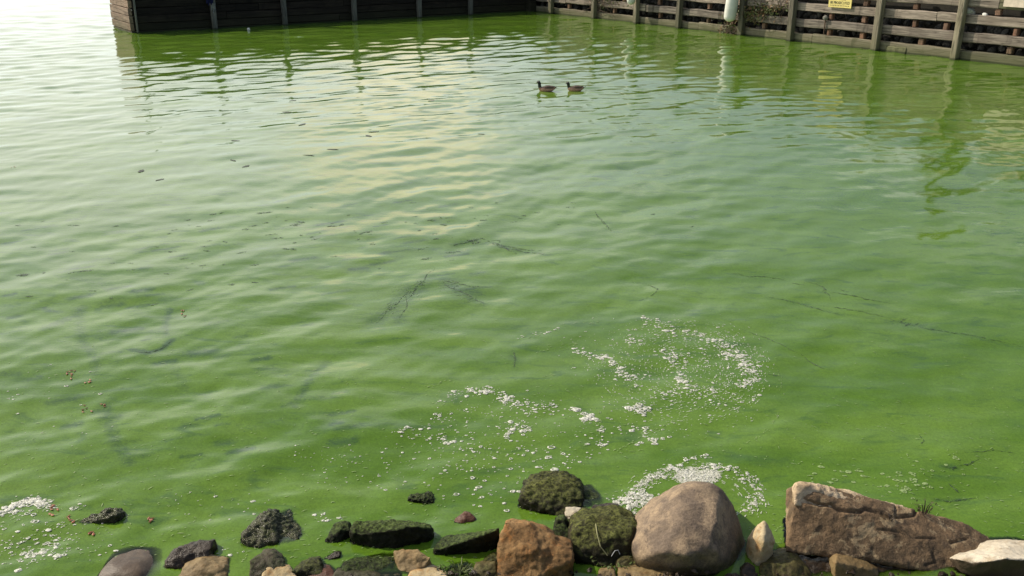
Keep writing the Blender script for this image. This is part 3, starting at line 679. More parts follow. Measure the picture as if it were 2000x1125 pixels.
rock('stone', 'long low brown stone in front of the dark mossy lump', 'greyb', 1140,
     [[(645, 1130, .03), (655, 1116, .07), (690, 1116, .08), (740, 1119, .08), (785, 1122, .06), (785, 1142, 0), (650, 1144, -.01)]], .06, .008, 3, .005, 10, seed=29)
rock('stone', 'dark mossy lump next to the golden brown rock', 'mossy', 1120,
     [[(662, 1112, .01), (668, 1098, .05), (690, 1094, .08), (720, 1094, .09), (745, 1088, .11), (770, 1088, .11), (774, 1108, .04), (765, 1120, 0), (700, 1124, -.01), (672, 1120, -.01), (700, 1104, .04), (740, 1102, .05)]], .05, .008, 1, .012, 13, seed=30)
rock('rock', 'golden brown rock dipping into the green water', 'tan', 1124,
     [[(768, 1074, .13), (772, 1082, .10), (775, 1104, .05), (790, 1126, .0), (815, 1122, .0), (835, 1100, .03), (842, 1088, .05), (815, 1074, .10), (790, 1072, .13), (800, 1090, .06)]], .03, .008, 2, .010, 12, seed=31)
rock('stone', 'pale cream rounded stone in front of the golden brown rock', 'wedge', 1145,
     [[(793, 1132, .03), (805, 1114, .09), (825, 1108, .11), (845, 1110, .10), (872, 1122, .05), (878, 1140, 0), (800, 1148, -.01)]], .06, .008, 3, .005, 8, seed=32)
rock('stone', 'light brown cracked stone leaning on the foot of the granite rock', 'olive', 1138,
     [[(917, 1130, .02), (930, 1102, .08), (945, 1100, .09), (968, 1098, .09), (972, 1125, .02), (955, 1142, -.01), (920, 1142, -.01), (945, 1112, .04)]], .06, .007, 1, .007, 14, seed=33)
rock('stone', 'dark olive stone between the mossy slab and the granite rock', 'mossy2', 1110,
     [[(935, 1104, .0), (950, 1090, .05), (965, 1082, .07), (974, 1090, .05), (974, 1106, .01), (945, 1112, -.01)]], .05, .008, 1, .008, 14, seed=34)
rock('stone', 'small olive yellow stone at the foot of the big tan boulder', 'olive', 1116,
     [[(1203, 1105, .02), (1206, 1092, .05), (1220, 1084, .08), (1236, 1086, .08), (1250, 1104, .03), (1248, 1116, 0), (1215, 1116, -.01), (1220, 1098, .03)]], .05, .006, 2, .005, 14, seed=35)
rock('stone', 'square tan stone at the bottom, next to the weed tuft', 'tan', 1140,
     [[(1168, 1135, .01), (1171, 1114, .06), (1200, 1112, .07), (1206, 1132, .02), (1200, 1144, -.01), (1172, 1144, -.01)]], .06, .007, 1, .006, 14, seed=36)
rock('stone', 'long flat tan stone along the foot of the big boulder', 'tan', 1142,
     [[(1207, 1135, .01), (1210, 1113, .07), (1240, 1116, .07), (1300, 1117, .07), (1326, 1128, .03), (1322, 1145, -.01), (1215, 1146, -.02), (1260, 1126, .03)]], .08, .008, 2, .006, 12, seed=37)
rock('stone', 'added dark filler stone for the shade at the right foot of the big boulder', 'darkwet', 1135,  # filler added, dark because the gap here lies in shade
     [[(1448, 1112, .05), (1462, 1098, .09), (1476, 1108, .06), (1480, 1130, .0), (1450, 1140, -.01)]], .05, .008, 2, .006, 12, seed=38)
rock('stone', 'added black filler stone standing for the shadow under the long slab', 'darkwet', 1152,  # filler added, its dark colour paints the slab's shadow
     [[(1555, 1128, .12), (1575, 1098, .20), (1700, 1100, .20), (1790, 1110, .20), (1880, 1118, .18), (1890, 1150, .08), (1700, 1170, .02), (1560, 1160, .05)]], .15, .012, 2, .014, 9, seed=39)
rock('stone', 'added dark filler stone for the shadow between the olive brown stone and the upright one', 'darkwet', 1112,  # filler added, its dark colour stands in for shadow
     [[(1505, 1108, .04), (1518, 1082, .10), (1540, 1072, .13), (1552, 1090, .09), (1545, 1112, .03)]], .06, .008, 2, .008, 12, seed=40)
rock('stone', 'dark stone between cream rounded stone and weedy cracked stone', 'mossy', 1130,
     [[(868, 1128, .02), (880, 1112, .06), (912, 1106, .08), (925, 1120, .04), (918, 1138, 0), (875, 1138, 0)]], .06, .008, 2, .008, 12, seed=42)
bpy.context.view_layer.update()

random.seed(77)
bm = bmesh.new()
for i in range(420):
    x, y = random.uniform(430, 1960), random.uniform(1112, 1150)
    p = P(x, y); r_ = random.uniform(.004, .018) * random.choice((.6, 1, 1.2))
    zb = max(-.03, .10 * (1 - abs(x - 1250) / 900)) if x > 880 else -.03
    g_ = bmesh.ops.create_icosphere(bm, subdivisions=1, radius=r_, matrix=Matrix.Translation((p.x, p.y - .06, zb * .4 + random.uniform(-.02, .02))) @ Matrix.Rotation(random.uniform(0, 6), 4, 'Z') @ Matrix.Diagonal((1.3, .9, .7, 1)))
    for v in g_['verts']: v.co += Vector((random.uniform(-1, 1), random.uniform(-1, 1), random.uniform(-1, 1))) * r_ * .25
gv = obj('gravel', bm, M['darkwet']); tag(gv, 'dark wet gravel caught in the gaps at the foot of the shore rocks', 'gravel', kind='stuff')

# ------------------------------------------------------------------ lake water
ang = np.concatenate([np.arange(51, 12, -.072), np.arange(12, 3.4, -.032)])
rr_ = EYE / np.tan(np.radians(ang)); rr_ = np.concatenate([rr_, np.geomspace(rr_[-1] * 1.02, 3500, 46)])
azs = np.concatenate([np.linspace(-88, -37, 16), np.arange(-36, 36.01, .09), np.linspace(37, 88, 16)])
RRg, AZ = np.meshgrid(rr_, np.radians(azs), indexing='ij')
X = RRg * np.sin(AZ); Y = RRg * np.cos(AZ)
dr = np.gradient(rr_)[:, None] * np.ones_like(X); dl = np.abs(np.gradient(np.radians(azs)))[None, :] * RRg
Z = waves(X.ravel(), Y.ravel(), dr.ravel(), dl.ravel()).reshape(X.shape)
nr, nc = X.shape
idx = np.arange(nr * nc).reshape(nr, nc)
quads = np.stack([idx[:-1, :-1], idx[:-1, 1:], idx[1:, 1:], idx[1:, :-1]], -1).reshape(-1, 4)
me = bpy.data.meshes.new('lake_water'); nq = len(quads)
me.vertices.add(nr * nc); me.vertices.foreach_set('co', np.stack([X, Y, Z], -1).astype(np.float32).ravel())
me.loops.add(nq * 4); me.loops.foreach_set('vertex_index', quads.astype(np.int32).ravel())
me.polygons.add(nq); me.polygons.foreach_set('loop_start', np.arange(0, nq * 4, 4, dtype=np.int32)); me.polygons.foreach_set('loop_total', np.full(nq, 4, np.int32))
me.polygons.foreach_set('use_smooth', np.ones(nq, bool)); me.update(calc_edges=True)
# how deep the clear part of the water is above whatever lies under it
bmv = []; bmf = []
for o in ROCKS + [bed]:
    mw = o.matrix_world; n0 = len(bmv)
    bmv += [mw @ v.co for v in o.data.vertices]; bmf += [[n0 + i for i in p.vertices] for p in o.data.polygons]
bvh = BVHTree.FromPolygons(bmv, bmf)
dep = np.full(nr * nc, 1.0, np.float32)
sel = np.where((RRg.ravel() < 7.2) & (np.abs(AZ.ravel()) < R(37)))[0]
xf, yf, zf = X.ravel(), Y.ravel(), Z.ravel(); dn = Vector((0, 0, -1))
for i in sel:
    h = bvh.ray_cast(Vector((xf[i], yf[i], 1.2)), dn)
    if h[0] is not None: dep[i] = max(0.0, zf[i] - h[0].z)
at = me.attributes.new('clear', 'FLOAT', 'POINT'); at.data.foreach_set('value', np.exp(-dep / .045).astype(np.float32))

# weed and debris under the surface, plus a dark sky reflection painted far right
SUNK_REFL = [([(85, 600), (95, 606), (115, 608)], .05, .8), ([(158, 600), (150, 615), (130, 622), (92, 640)], .09, .7), ([(155, 612), (158, 660), (185, 700), (188, 730)], .07, .6), ([(258, 684), (290, 690), (315, 682), (337, 664)], .05, 1.0), ([(332, 600), (322, 632), (326, 655)], .05, .7), ([(300, 645), (330, 650)], .10, .5),
        ([(638, 705), (620, 722), (602, 745)], .08, .6), ([(605, 742), (575, 795)], .06, .7), ([(555, 795), (600, 780), (660, 778)], .06, .6), ([(510, 720), (535, 712)], .09, .5), ([(375, 690), (408, 688)], .11, .8), ([(340, 720), (365, 765)], .07, .5), ([(205, 790), (215, 830), (228, 868), (255, 905)], .07, .7), ([(200, 885), (255, 890)], .13, .4), ([(440, 830), (490, 840)], .12, .4), ([(520, 830), (560, 815), (640, 810)], .10, .35),
        ([(840, 540), (820, 565), (790, 590), (750, 615), (735, 630)], .15, .62), ([(800, 560), (770, 590), (780, 630)], .10, .6), ([(870, 552), (895, 570), (925, 572)], .14, .7), ([(900, 575), (945, 592)], .07, .6), ([(885, 478), (930, 468)], .09, .6), ([(960, 476), (1020, 490), (1070, 498)], .09, .6), ([(870, 493), (905, 492)], .11, .6),
        ([(1000, 690), (1006, 715)], .07, .5), ([(880, 738), (970, 742)], .05, .45), ([(1740, 628), (1800, 636), (1830, 645)], .10, .6), ([(1500, 582), (1560, 592), (1640, 615), (1740, 626), (1860, 650), (2000, 680)], .06, .5), ([(1340, 590), (1440, 605)], .09, .4), ([(1520, 635), (1580, 650)], .08, .35), ([(1840, 913), (1862, 914)], .05, .8), ([(1830, 977), (1890, 974)], .03, .7), ([(1600, 945), (1660, 938)], .05, .5), ([(0, 790 - 60), (35, 732)], .06, .6), ([(150, 545), (215, 560)], .10, .5), ([(60, 480), (110, 500)], .10, .4), ([(470, 650), (560, 640), (650, 600)], .05, .4), ([(1120, 545), (1260, 552), (1480, 560)], .06, .3), ([(1100, 520), (1250, 530)], .05, .3),
        ([(180, 1035), (240, 1000), (330, 960)], .05, .35), ([(900, 118), (985, 112)], 1.1, .5), ([(1500, 225), (1600, 230)], .9, .45), ([(1740, 250), (1990, 300)], .8, .35), ([(1690, 235), (1720, 262)], .5, .4)]
random.seed(5)
for i in range(150):
    x, y = (random.uniform(0, 950), random.triangular(380, 600, 450)) if i < 95 else (random.uniform(0, 700), random.uniform(560, 900))
    l = random.uniform(6, 26); SUNK_REFL.append(([(x - l, y + l * .12), (x + l, y - l * .2)], random.uniform(.025, .08), random.uniform(.4, .95)))
mask = np.zeros(nr * nc, np.float32)
for line, wd, st in SUNK_REFL:
    ps = [P(*q) for q in line]; bx0, bx1 = min(p.x for p in ps) - 3 * wd, max(p.x for p in ps) + 3 * wd; by0, by1 = min(p.y for p in ps) - 3 * wd, max(p.y for p in ps) + 3 * wd
    ii = np.where((xf > bx0) & (xf < bx1) & (yf > by0) & (yf < by1))[0]
    if not len(ii): continue
    d = np.full(len(ii), 9e9)
    for p, q in zip(ps, ps[1:]):
        vx, vy = q.x - p.x, q.y - p.y; t = np.clip(((xf[ii] - p.x) * vx + (yf[ii] - p.y) * vy) / (vx * vx + vy * vy), 0, 1)
        d = np.minimum(d, np.hypot(xf[ii] - p.x - t * vx, yf[ii] - p.y - t * vy))
    mask[ii] = np.maximum(mask[ii], st * np.exp(-(d / wd) ** 2))
at = me.attributes.new('sunk', 'FLOAT', 'POINT'); at.data.foreach_set('value', mask)

m, k = mat('algae_water')
pos = k.n('ShaderNodeNewGeometry').outputs['Position']
flow = k.mapped(pos, (1.0, 2.6, 1.0), (0, 0, R(-16)))
a1 = k.noise(flow, .55, 5, .55, 1.2); a2 = k.noise(flow, 2.2, 6, .62, 1.0); a3 = k.noise(pos, 105, 2, .7); a4 = k.noise(flow, 7.0, 5, .65, .8)
c = k.mix(k.ramp(a1, .35, .65), (.080, .160, .012), (.116, .206, .024))
c = k.mix(k.math('MULTIPLY', k.ramp(a2, .53, .70), .75), c, (.055, .118, .024))
c = k.mix(k.math('MULTIPLY', k.ramp(a4, .60, .72), .35), c, (.145, .23, .045))
sk = k.n('ShaderNodeAttribute', attribute_name='sunk').outputs['Fac']
s1 = k.noise(k.mapped(pos, (1, 1.5, 1), (0, 0, R(-30))), 15, 8, .85, 1.4)
c = k.mix(k.math('MULTIPLY', k.ramp(k.math('ADD', k.math('MULTIPLY', sk, .45), s1), .60, .98), .82), c, (.026, .066, .022))
a5 = k.noise(pos, 38, 4, .8)
gs = k.math('ADD', .25, k.math('ADD', k.math('MULTIPLY', a3, .75), k.math('MULTIPLY', a5, .85)))
c = k.mix(1.0, c, k.n('ShaderNodeCombineXYZ', {0: gs, 1: gs, 2: gs}).outputs[0], 'MULTIPLY')
dif = k.n('ShaderNodeBsdfDiffuse', {'Color': c}).outputs[0]
clr = k.n('ShaderNodeAttribute', attribute_name='clear').outputs['Fac']
under = k.n('ShaderNodeMixShader', {0: clr, 1: dif, 2: k.n('ShaderNodeBsdfTransparent', {'Color': (.75, .9, .55, 1)}).outputs[0]}).outputs[0]
rip = k.math('ADD', k.noise(k.mapped(pos, (1, 2.2, 1), (0, 0, R(-20))), 7, 3, .55, .5), k.math('MULTIPLY', k.noise(k.mapped(pos, (1, 1.8, 1), (0, 0, R(-12))), 24, 3, .55), .3))
bp = k.n('ShaderNodeBump', {'Strength': .14, 'Distance': .008, 'Height': rip}).outputs[0]
gl = k.n('ShaderNodeBsdfGlossy', {'Color': (1, 1, 1, 1), 'Roughness': .012, 'Normal': bp}).outputs[0]
fr = k.n('ShaderNodeFresnel', {'IOR': 1.333, 'Normal': bp}).outputs[0]
fin(k, k.n('ShaderNodeMixShader', {0: fr, 1: under, 2: gl}).outputs[0])
tag(link('lake_water', me, m), kind='structure')

# ------------------------------------------------------------------ foam and scum on the water
def poly_at(line, t):
    seg = [math.hypot(b[0] - a[0], b[1] - a[1]) for a, b in zip(line, line[1:])]; d = t * sum(seg)
    for (a, b), s in zip(zip(line, line[1:]), seg):
        if d <= s: return a[0] + (b[0] - a[0]) * d / s, a[1] + (b[1] - a[1]) * d / s
        d -= s
    return line[-1]
class Bubbles:
    def __init__(s): s.v = []; s.f = []; s.mi = []; s.e = {}
    def add(s, px, py, r, hole=False, stretch=1.0, ang=0.0, hgt=.22):
        c = P(px, py); z0 = wz(c.x, c.y) + .002; n = 10; b = len(s.v); ph = random.uniform(0, 6)
        ca, sa = math.cos(ang), math.sin(ang); js = [random.uniform(.8, 1.2) for _ in range(n)]
        hr = random.uniform(.35, .6)
        prof = [(1.0, 0), (.88, hgt * .7), (.5 + hr * .4, hgt), (hr, hgt * .1)] if hole else [(1.0, 0), (.85, hgt * .7), (.55, hgt), (.25, hgt * 1.1)]
        for q, (rad, h) in enumerate(prof):
            for i in range(n):
                a = ph + 2 * math.pi * i / n; x, y = math.cos(a) * r * rad * js[i] * stretch, math.sin(a) * r * rad * js[i]
                s.v.append((c.x + x * ca - y * sa, c.y + x * sa + y * ca, z0 + h * r))
        for q in range(3):
            for i in range(n): s.f.append((b + q * n + i, b + q * n + (i + 1) % n, b + (q + 1) * n + (i + 1) % n, b + (q + 1) * n + i)); s.mi.append(0)
        if not hole: s.f.append(tuple(b + 3 * n + i for i in range(n))); s.mi.append(0)
    def band(s, line, width, bias, n=60, m_=8):
        b = len(s.v)
        for i in range(n + 1):
            t = i / n; x, y = poly_at(line, t); x2, y2 = poly_at(line, min(1, t + .02)); x1, y1 = poly_at(line, max(0, t - .02))
            p, q = P(x, y), (P(x2, y2) - P(x1, y1)).normalized()
            for j in range(m_ + 1):
                o = (j / m_ - .5) * 2; c = p + Vector((-q.y, q.x, 0)) * o * width
                s.e[len(s.v)] = bias + .26 - .55 * abs(o) ** 2 - .5 * max(0, abs(t - .5) * 2 - .75) / .25
                s.v.append((c.x, c.y, wz(c.x, c.y) + .0035))
        for i in range(n):
            for j in range(m_): a = b + i * (m_ + 1) + j; s.f.append((a, a + m_ + 1, a + m_ + 2, a + 1)); s.mi.append(1)
    def streak(s, px, py, ln, wd, ang):
        c = P(px, py); z0 = wz(c.x, c.y) + .003; b = len(s.v); dx, dy = math.cos(ang), math.sin(ang)
        for t, w_ in ((-1, .2), (-.4, 1), (.3, .8), (1, .15)):
            for sg in (-1, 1): s.v.append((c.x + dx * ln * t - dy * wd * w_ * sg + random.uniform(-.2, .2) * wd, c.y + dy * ln * t + dx * wd * w_ * sg, z0 + (.0015 if abs(t) < .9 else -.001)))
        for q in range(3): s.f.append((b + 2 * q, b + 2 * q + 1, b + 2 * q + 3, b + 2 * q + 2)); s.mi.append(0)
    def make(s, name, m, label=None, cat=None):
        me = bpy.data.meshes.new(name); me.from_pydata(s.v, [], s.f); me.update()
        o = link(name, me, m, smooth=True); me.materials.append(M['lace']); me.polygons.foreach_set('material_index', s.mi)
        at = me.attributes.new('edge', 'FLOAT', 'POINT'); at.data.foreach_set('value', [s.e.get(i, 0.0) for i in range(len(s.v))])
        return tag(o, label, cat, kind='stuff')
def rad(): return min(.021, .0040 * math.exp(random.gauss(.35, .6)))
def along(B, lines):
    for line, n, spread, big in lines:
        for i in range(int(n * 1.6)):
            x, y = poly_at(line, random.random()); x += random.gauss(0, spread); y += random.gauss(0, spread * .55)
            B.add(x, y, rad() * big, random.random() < .65, random.uniform(1, 1.5), random.uniform(-.4, .4))
            if random.random() < .2 * big:
                for _ in range(random.randint(2, 5)): B.add(x + random.gauss(0, 6), y + random.gauss(0, 3.2), rad() * big, random.random() < .35, random.uniform(1, 1.6))
def fill(B, cx, cy, rx, ry, n, big=.8):
    for i in range(n):
        a, q = random.uniform(0, 6.28), math.sqrt(random.random())
        B.add(cx + rx * q * math.cos(a), cy + ry * q * math.sin(a), rad() * big, random.random() < .6, random.uniform(1, 1.5))
random.seed(21)
A = Bubbles()
along(A, [([(1012, 662), (1050, 650), (1085, 643)], 7, 2, 1.0), ([(1255, 625), (1310, 640), (1330, 655), (1345, 650), (1400, 668), (1440, 690), (1470, 715), (1485, 730)], 85, 7, 1.1),
          ([(1400, 675), (1440, 700), (1462, 722), (1475, 745), (1440, 752)], 60, 8, 1.1), ([(1300, 680), (1315, 705), (1325, 730), (1325, 760), (1300, 775)], 55, 7, 1.1),
          ([(1120, 682), (1160, 695), (1195, 705), (1210, 725), (1235, 745), (1250, 760)], 60, 6, 1.1), ([(1230, 795), (1260, 800)], 16, 8, 1.3), ([(1300, 690), (1340, 720), (1330, 755), (1370, 765), (1420, 780), (1480, 780)], 40, 12, .9),
          ([(1230, 668), (1260, 672)], 10, 6, 1.0), ([(1250, 850), (1285, 860)], 10, 10, 1.1), ([(1210, 840), (1245, 845)], 8, 10, 1.0)])
fill(A, 1330, 715, 165, 90, 620, .5); fill(A, 1400, 710, 90, 70, 200, .6); fill(A, 1330, 800, 160, 55, 240, .45); fill(A, 1180, 690, 100, 60, 120, .4)
for ln_, w_, b_ in (([(1290, 640), (1330, 655), (1345, 650), (1400, 668), (1440, 690), (1470, 715)], .09, .03), ([(1400, 675), (1440, 700), (1462, 722), (1475, 745), (1450, 765)], .11, .0), ([(1290, 660), (1315, 705), (1325, 740), (1318, 765), (1290, 785)], .10, -.02), ([(1085, 675), (1150, 692), (1195, 705), (1210, 725), (1250, 760)], .07, -.04), ([(1215, 795), (1275, 800)], .05, .0), ([(1330, 755), (1400, 775), (1480, 780)], .08, -.08), ([(1240, 665), (1330, 690), (1400, 735), (1400, 770)], .16, -.16), ([(1010, 662), (1090, 642)], .025, -.05), ([(1060, 690), (1130, 670), (1240, 680)], .03, -.14)): A.band(ln_, w_, b_)
for i in range(1000):                                           # fine flecks drawn out along the swirl
    a = random.gauss(.2, 1.5); q = random.uniform(.45, 1.15); x, y = 1325 + 165 * q * math.cos(a), 725 - 92 * q * math.sin(a)
    if random.random() < .35: x, y = random.gauss(1330, 70), random.gauss(715, 45); a = math.atan2(725 - y, x - 1325)
    p0, p1 = P(x, y), P(x - 6 * math.sin(a) * 1.8, y - 6 * math.cos(a)); A.streak(x, y, random.uniform(.004, .016), random.uniform(.0012, .0034), math.atan2(p1.y - p0.y, p1.x - p0.x))
A.make('foam', M['foam'], 'white foam bubbles swirling in a wide ring above the big tan boulder', 'foam')
B = Bubbles()
along(B, [([(876, 775), (920, 765), (960, 762), (1000, 785), (1040, 800), (1075, 790), (1090, 800)], 75, 8, 1.0), ([(1125, 795), (1150, 815), (1170, 832), (1175, 845)], 22, 4, 1.3), ([(1165, 865), (1172, 868)], 5, 3, 1.4),
          ([(985, 855), (990, 835), (1010, 830), (1040, 845)], 30, 12, 1.0), ([(755, 848), (800, 845), (840, 845), (900, 875)], 26, 10, 1.0), ([(840, 812), (870, 815)], 9, 8, 1.0)])
fill(B, 1010, 860, 170, 75, 300, .6); fill(B, 860, 880, 120, 65, 150, .55); fill(B, 980, 790, 130, 30, 110, .5); fill(B, 720, 920, 130, 40, 60, .6); fill(B, 940, 940, 110, 45, 40, 1.0); fill(B, 1040, 900, 90, 30, 30, 1.1); fill(B, 640, 890, 80, 25, 28, .55); fill(B, 960, 975, 70, 25, 12, 1.2)
for ln_, w_, b_ in (([(925, 768), (960, 762), (990, 775)], .03, .0), ([(1120, 795), (1150, 812), (1175, 838), (1172, 866)], .03, .05), ([(985, 850), (1010, 832), (1040, 845)], .03, -.05)): B.band(ln_, w_, b_, 30)
B.make('foam', M['foam'], 'white foam bubbles scattered in a loose drift left of the wide foam ring', 'foam')
Cc = Bubbles()
along(Cc, [([(1222, 985), (1240, 955), (1275, 930), (1310, 915), (1345, 925)], 60, 5, .8), ([(1270, 935), (1300, 928), (1330, 932)], 24, 4, .8), ([(1225, 990), (1245, 970), (1275, 985), (1290, 975)], 90, 12, .95), ([(1385, 912), (1440, 918), (1478, 935), (1487, 955), (1478, 985), (1455, 990)], 55, 5, .8),
           ([(1440, 930), (1470, 950), (1465, 990)], 30, 8, .75), ([(1225, 1000), (1250, 1010)], 26, 9, .8), ([(1400, 897), (1370, 890), (1330, 900)], 16, 4, .7), ([(1190, 975), (1210, 985)], 9, 6, .9)])
for ln_, w_, b_ in (([(1318, 932), (1345, 926), (1380, 926), (1412, 930)], .066, .52), ([(1318, 944), (1350, 936), (1405, 938)], .055, .46), ([(1215, 995), (1235, 960), (1275, 930), (1310, 915), (1350, 916), (1400, 913)], .045, .22), ([(1245, 965), (1275, 940), (1310, 926), (1345, 928)], .04, .15), ([(1385, 912), (1440, 917), (1478, 933), (1490, 955), (1480, 985), (1455, 1000)], .04, .12), ([(1420, 930), (1462, 945), (1470, 970)], .05, .0), ([(1235, 985), (1265, 975), (1300, 975)], .07, .1), ([(1230, 1010), (1260, 1000)], .05, .05), ([(1270, 905), (1340, 893), (1400, 890)], .02, .05)): Cc.band(ln_, w_, b_)
for i in range(160):
    a, q = random.uniform(0, 6.28), math.sqrt(random.random()); Cc.add(1368 + 46 * q * math.cos(a) + random.gauss(0, 4), 930 + 16 * q * math.sin(a) + random.gauss(0, 2), random.uniform(.004, .011), random.random() < .5, 1.2, 0, .4)
for i in range(240):
    a = random.uniform(-.4, 3.5); q = random.uniform(.7, 1.15); x, y = 1352 + 130 * q * math.cos(a), 985 - 72 * q * math.sin(a)
    p0, p1 = P(x, y), P(x - 11 * math.sin(a), y - 6 * math.cos(a)); Cc.streak(x, y, random.uniform(.004, .02), random.uniform(.0012, .004), math.atan2(p1.y - p0.y, p1.x - p0.x))
Cc.make('foam', M['foam'], 'thick white froth in a swirl right behind the big tan boulder', 'foam')
D = Bubbles()
along(D, [([(0, 1000), (25, 988), (45, 978)], 30, 4, 1.0), ([(50, 980), (70, 976), (85, 985)], 55, 4, 1.2), ([(90, 988), (110, 992)], 8, 4, .9), ([(130, 998), (150, 995)], 6, 3, .9)])
fill(D, 70, 1040, 90, 50, 110, .8); fill(D, 100, 1075, 45, 22, 40, 1.1); fill(D, 40, 1090, 55, 30, 40, .8); fill(D, 50, 985, 70, 20, 40, .8); fill(D, 190, 1060, 60, 40, 26, .6); fill(D, 420, 985, 110, 30, 26, .6); fill(D, 20, 770, 25, 15, 8, 1.0); fill(D, 120, 800, 110, 90, 34, .6); fill(D, 640, 1010, 30, 14, 16, .8); fill(D, 440, 1075, 40, 12, 10, .7)  # lower-left flecks stand in for sun glints besides the foam
D.band([(48, 981), (68, 976), (86, 984)], .03, .15, 20); D.band([(0, 1001), (25, 990), (42, 982)], .018, .15, 20); D.band([(88, 983), (108, 984)], .012, .1, 12)
D.make('foam', M['foam'], 'white foam and painted sun-glint flecks along the shore left of the smooth round brown boulder', 'foam')
G = Bubbles()
for cx, cy, sx, sy, n in ((1762, 945, 26, 11, 46), (1640, 930, 36, 10, 16), (1850, 925, 60, 22, 9)):
    for i in range(n): G.add(random.gauss(cx, sx), random.gauss(cy, sy), random.uniform(.004, .016), random.random() < .4, random.uniform(1, 1.7), random.uniform(-.5, .5), .08)
for i in range(1500):                                          # fine pale flecks and streaks drifting with the flow
    x, y = random.uniform(0, 2000), 560 + 540 * math.sqrt(random.random())
    if not (x < 900 and y < 640):
        G.streak(x, y, random.uniform(.003, .013) * random.choice((1, 1, 1.8)), random.uniform(.0012, .003), random.gauss(.3, .5) + (0 if x < 1100 else -.6))
for line, n in (([(1050, 690), (1090, 678), (1130, 672)], 14), ([(1240, 690), (1275, 720), (1300, 740)], 16), ([(1285, 700), (1320, 730)], 12), ([(830, 757), (870, 745)], 12), ([(1060, 735), (1075, 733)], 4), ([(1200, 880), (1360, 800), (1480, 770)], 40), ([(1520, 720), (1530, 790), (1500, 840), (1440, 880)], 30), ([(1200, 625), (1100, 635), (1010, 665)], 16), ([(1100, 760), (1170, 800), (1175, 870)], 24)):
    for i in range(n):
        t = random.random(); x, y = poly_at(line, t); x2, y2 = poly_at(line, min(1, t + .05)); a, b = P(x, y), P(x2, y2)
        G.streak(x + random.gauss(0, 3), y + random.gauss(0, 2), random.uniform(.006, .02), random.uniform(.0012, .003), math.atan2(b.y - a.y, b.x - a.x))
G.make('algae_scum', M['scum'], 'pale yellow green flecks of algae scum drifting on the green water', 'algae scum')

# ------------------------------------------------------------------ floating weed
def strands(lines, label, width=.006, clumps=()):
    bm = bmesh.new(); c0 = P(*lines[0][0])
    for line in lines:
        pts = []
        n = max(3, int(sum(math.hypot(b[0] - a[0], b[1] - a[1]) for a, b in zip(line, line[1:])) / 7))
        for i in range(n + 1):
            x, y = poly_at(line, i / n); p = P(x + random.gauss(0, .6), y + random.gauss(0, .6)); pts.append((p.x - c0.x, p.y - c0.y, wz(p.x, p.y) + .0025))
        sc = math.hypot(*P(*line[0]).xy) / 5
        b2 = tube(pts, [max(.25, math.sin(math.pi * (i + .6) / (n + 1.2))) * width * sc * random.uniform(.6, 1.3) for i in range(n + 1)], 5, .3)
        me_ = bpy.data.meshes.new('t'); b2.to_mesh(me_); b2.free(); bm.from_mesh(me_); bpy.data.meshes.remove(me_)
    for cx, cy, rx, ry, n in clumps:                           # torn blades lying flat
        for i in range(n):
            x, y = random.gauss(cx, rx), random.gauss(cy, ry); p = P(x, y); a = random.gauss(.75, .22); ln = random.uniform(.02, .08); w_ = random.uniform(.004, .010)
            dx, dy = math.cos(a), math.sin(a); z = wz(p.x, p.y) + .003
            vs = [bm.verts.new((p.x - c0.x + dx * ln * t - dy * w_ * s, p.y - c0.y + dy * ln * t + dx * w_ * s, z)) for t, s in ((-1, 0), (-.3, -1), (.5, -.7), (1, 0), (.4, .8), (-.4, .9))]
            bm.faces.new(vs)
    o = obj('water_weed', bm, M['weed'], loc=(c0.x, c0.y, 0), smooth=True); return tag(o, label, 'water weed')
random.seed(31)
strands([[(885, 478), (905, 474), (940, 465), (955, 470)], [(952, 470), (975, 482), (1020, 490), (1068, 497)], [(960, 470), (985, 484), (1008, 494)], [(957, 468), (980, 470), (970, 478), (1000, 483), (1060, 490)], [(870, 493), (900, 490)]], 'long dark weed strands forking on the open water, farthest clump from the shore', .008, [(885, 492, 8, 2, 5)])
strands([[(850, 525), (833, 537), (828, 552), (812, 562), (806, 577), (792, 586)], [(803, 570), (786, 578), (778, 594), (757, 603), (748, 618), (735, 630)], [(792, 583), (796, 600), (781, 620)]], 'dense dark torn weed clump left of a paler weed mat', .0045, [(800, 575, 12, 8, 20), (765, 605, 10, 5, 12), (820, 555, 6, 6, 8)])
strands([[(862, 549), (890, 556), (920, 562), (960, 560)], [(865, 552), (880, 565), (920, 580), (945, 592)], [(875, 548), (910, 558)]], 'mat of thin weed right of the dense torn weed clump', .006, [(890, 565, 14, 6, 16), (905, 578, 14, 6, 10)])
strands([[(1235, 550), (1260, 552), (1280, 562), (1284, 568), (1270, 580), (1248, 588)]], 'hooked thin weed strand above the wide foam ring', .004)
strands([[(1430, 534), (1460, 539), (1500, 540), (1535, 546)], [(1545, 552), (1570, 558)]], 'short straight weed strand beside the S-shaped one', .004)
strands([[(1572, 551), (1600, 558), (1612, 566), (1606, 570), (1620, 576), (1624, 590)], [(1608, 570), (1660, 578), (1700, 586), (1748, 593)], [(1638, 565), (1658, 571)]], 'S-shaped dark weed strand with a long tail', .005)
strands([[(1495, 580), (1555, 590), (1610, 607), (1640, 615)], [(1600, 596), (1680, 610), (1740, 622)], [(1740, 624), (1800, 640), (1860, 650), (1930, 662), (2010, 678)]], 'very long faint weed line trailing across the open water to the frame edge', .0045, [(1770, 630, 14, 4, 12)])
strands([[(1445, 642), (1500, 660), (1560, 692)], [(1560, 690), (1610, 720)]], 'thin slanting weed line just right of the wide foam ring', .004)
strands([[(1003, 685), (1007, 705), (1004, 716)]], 'single short upright weed stalk left of the wide foam ring', .006)
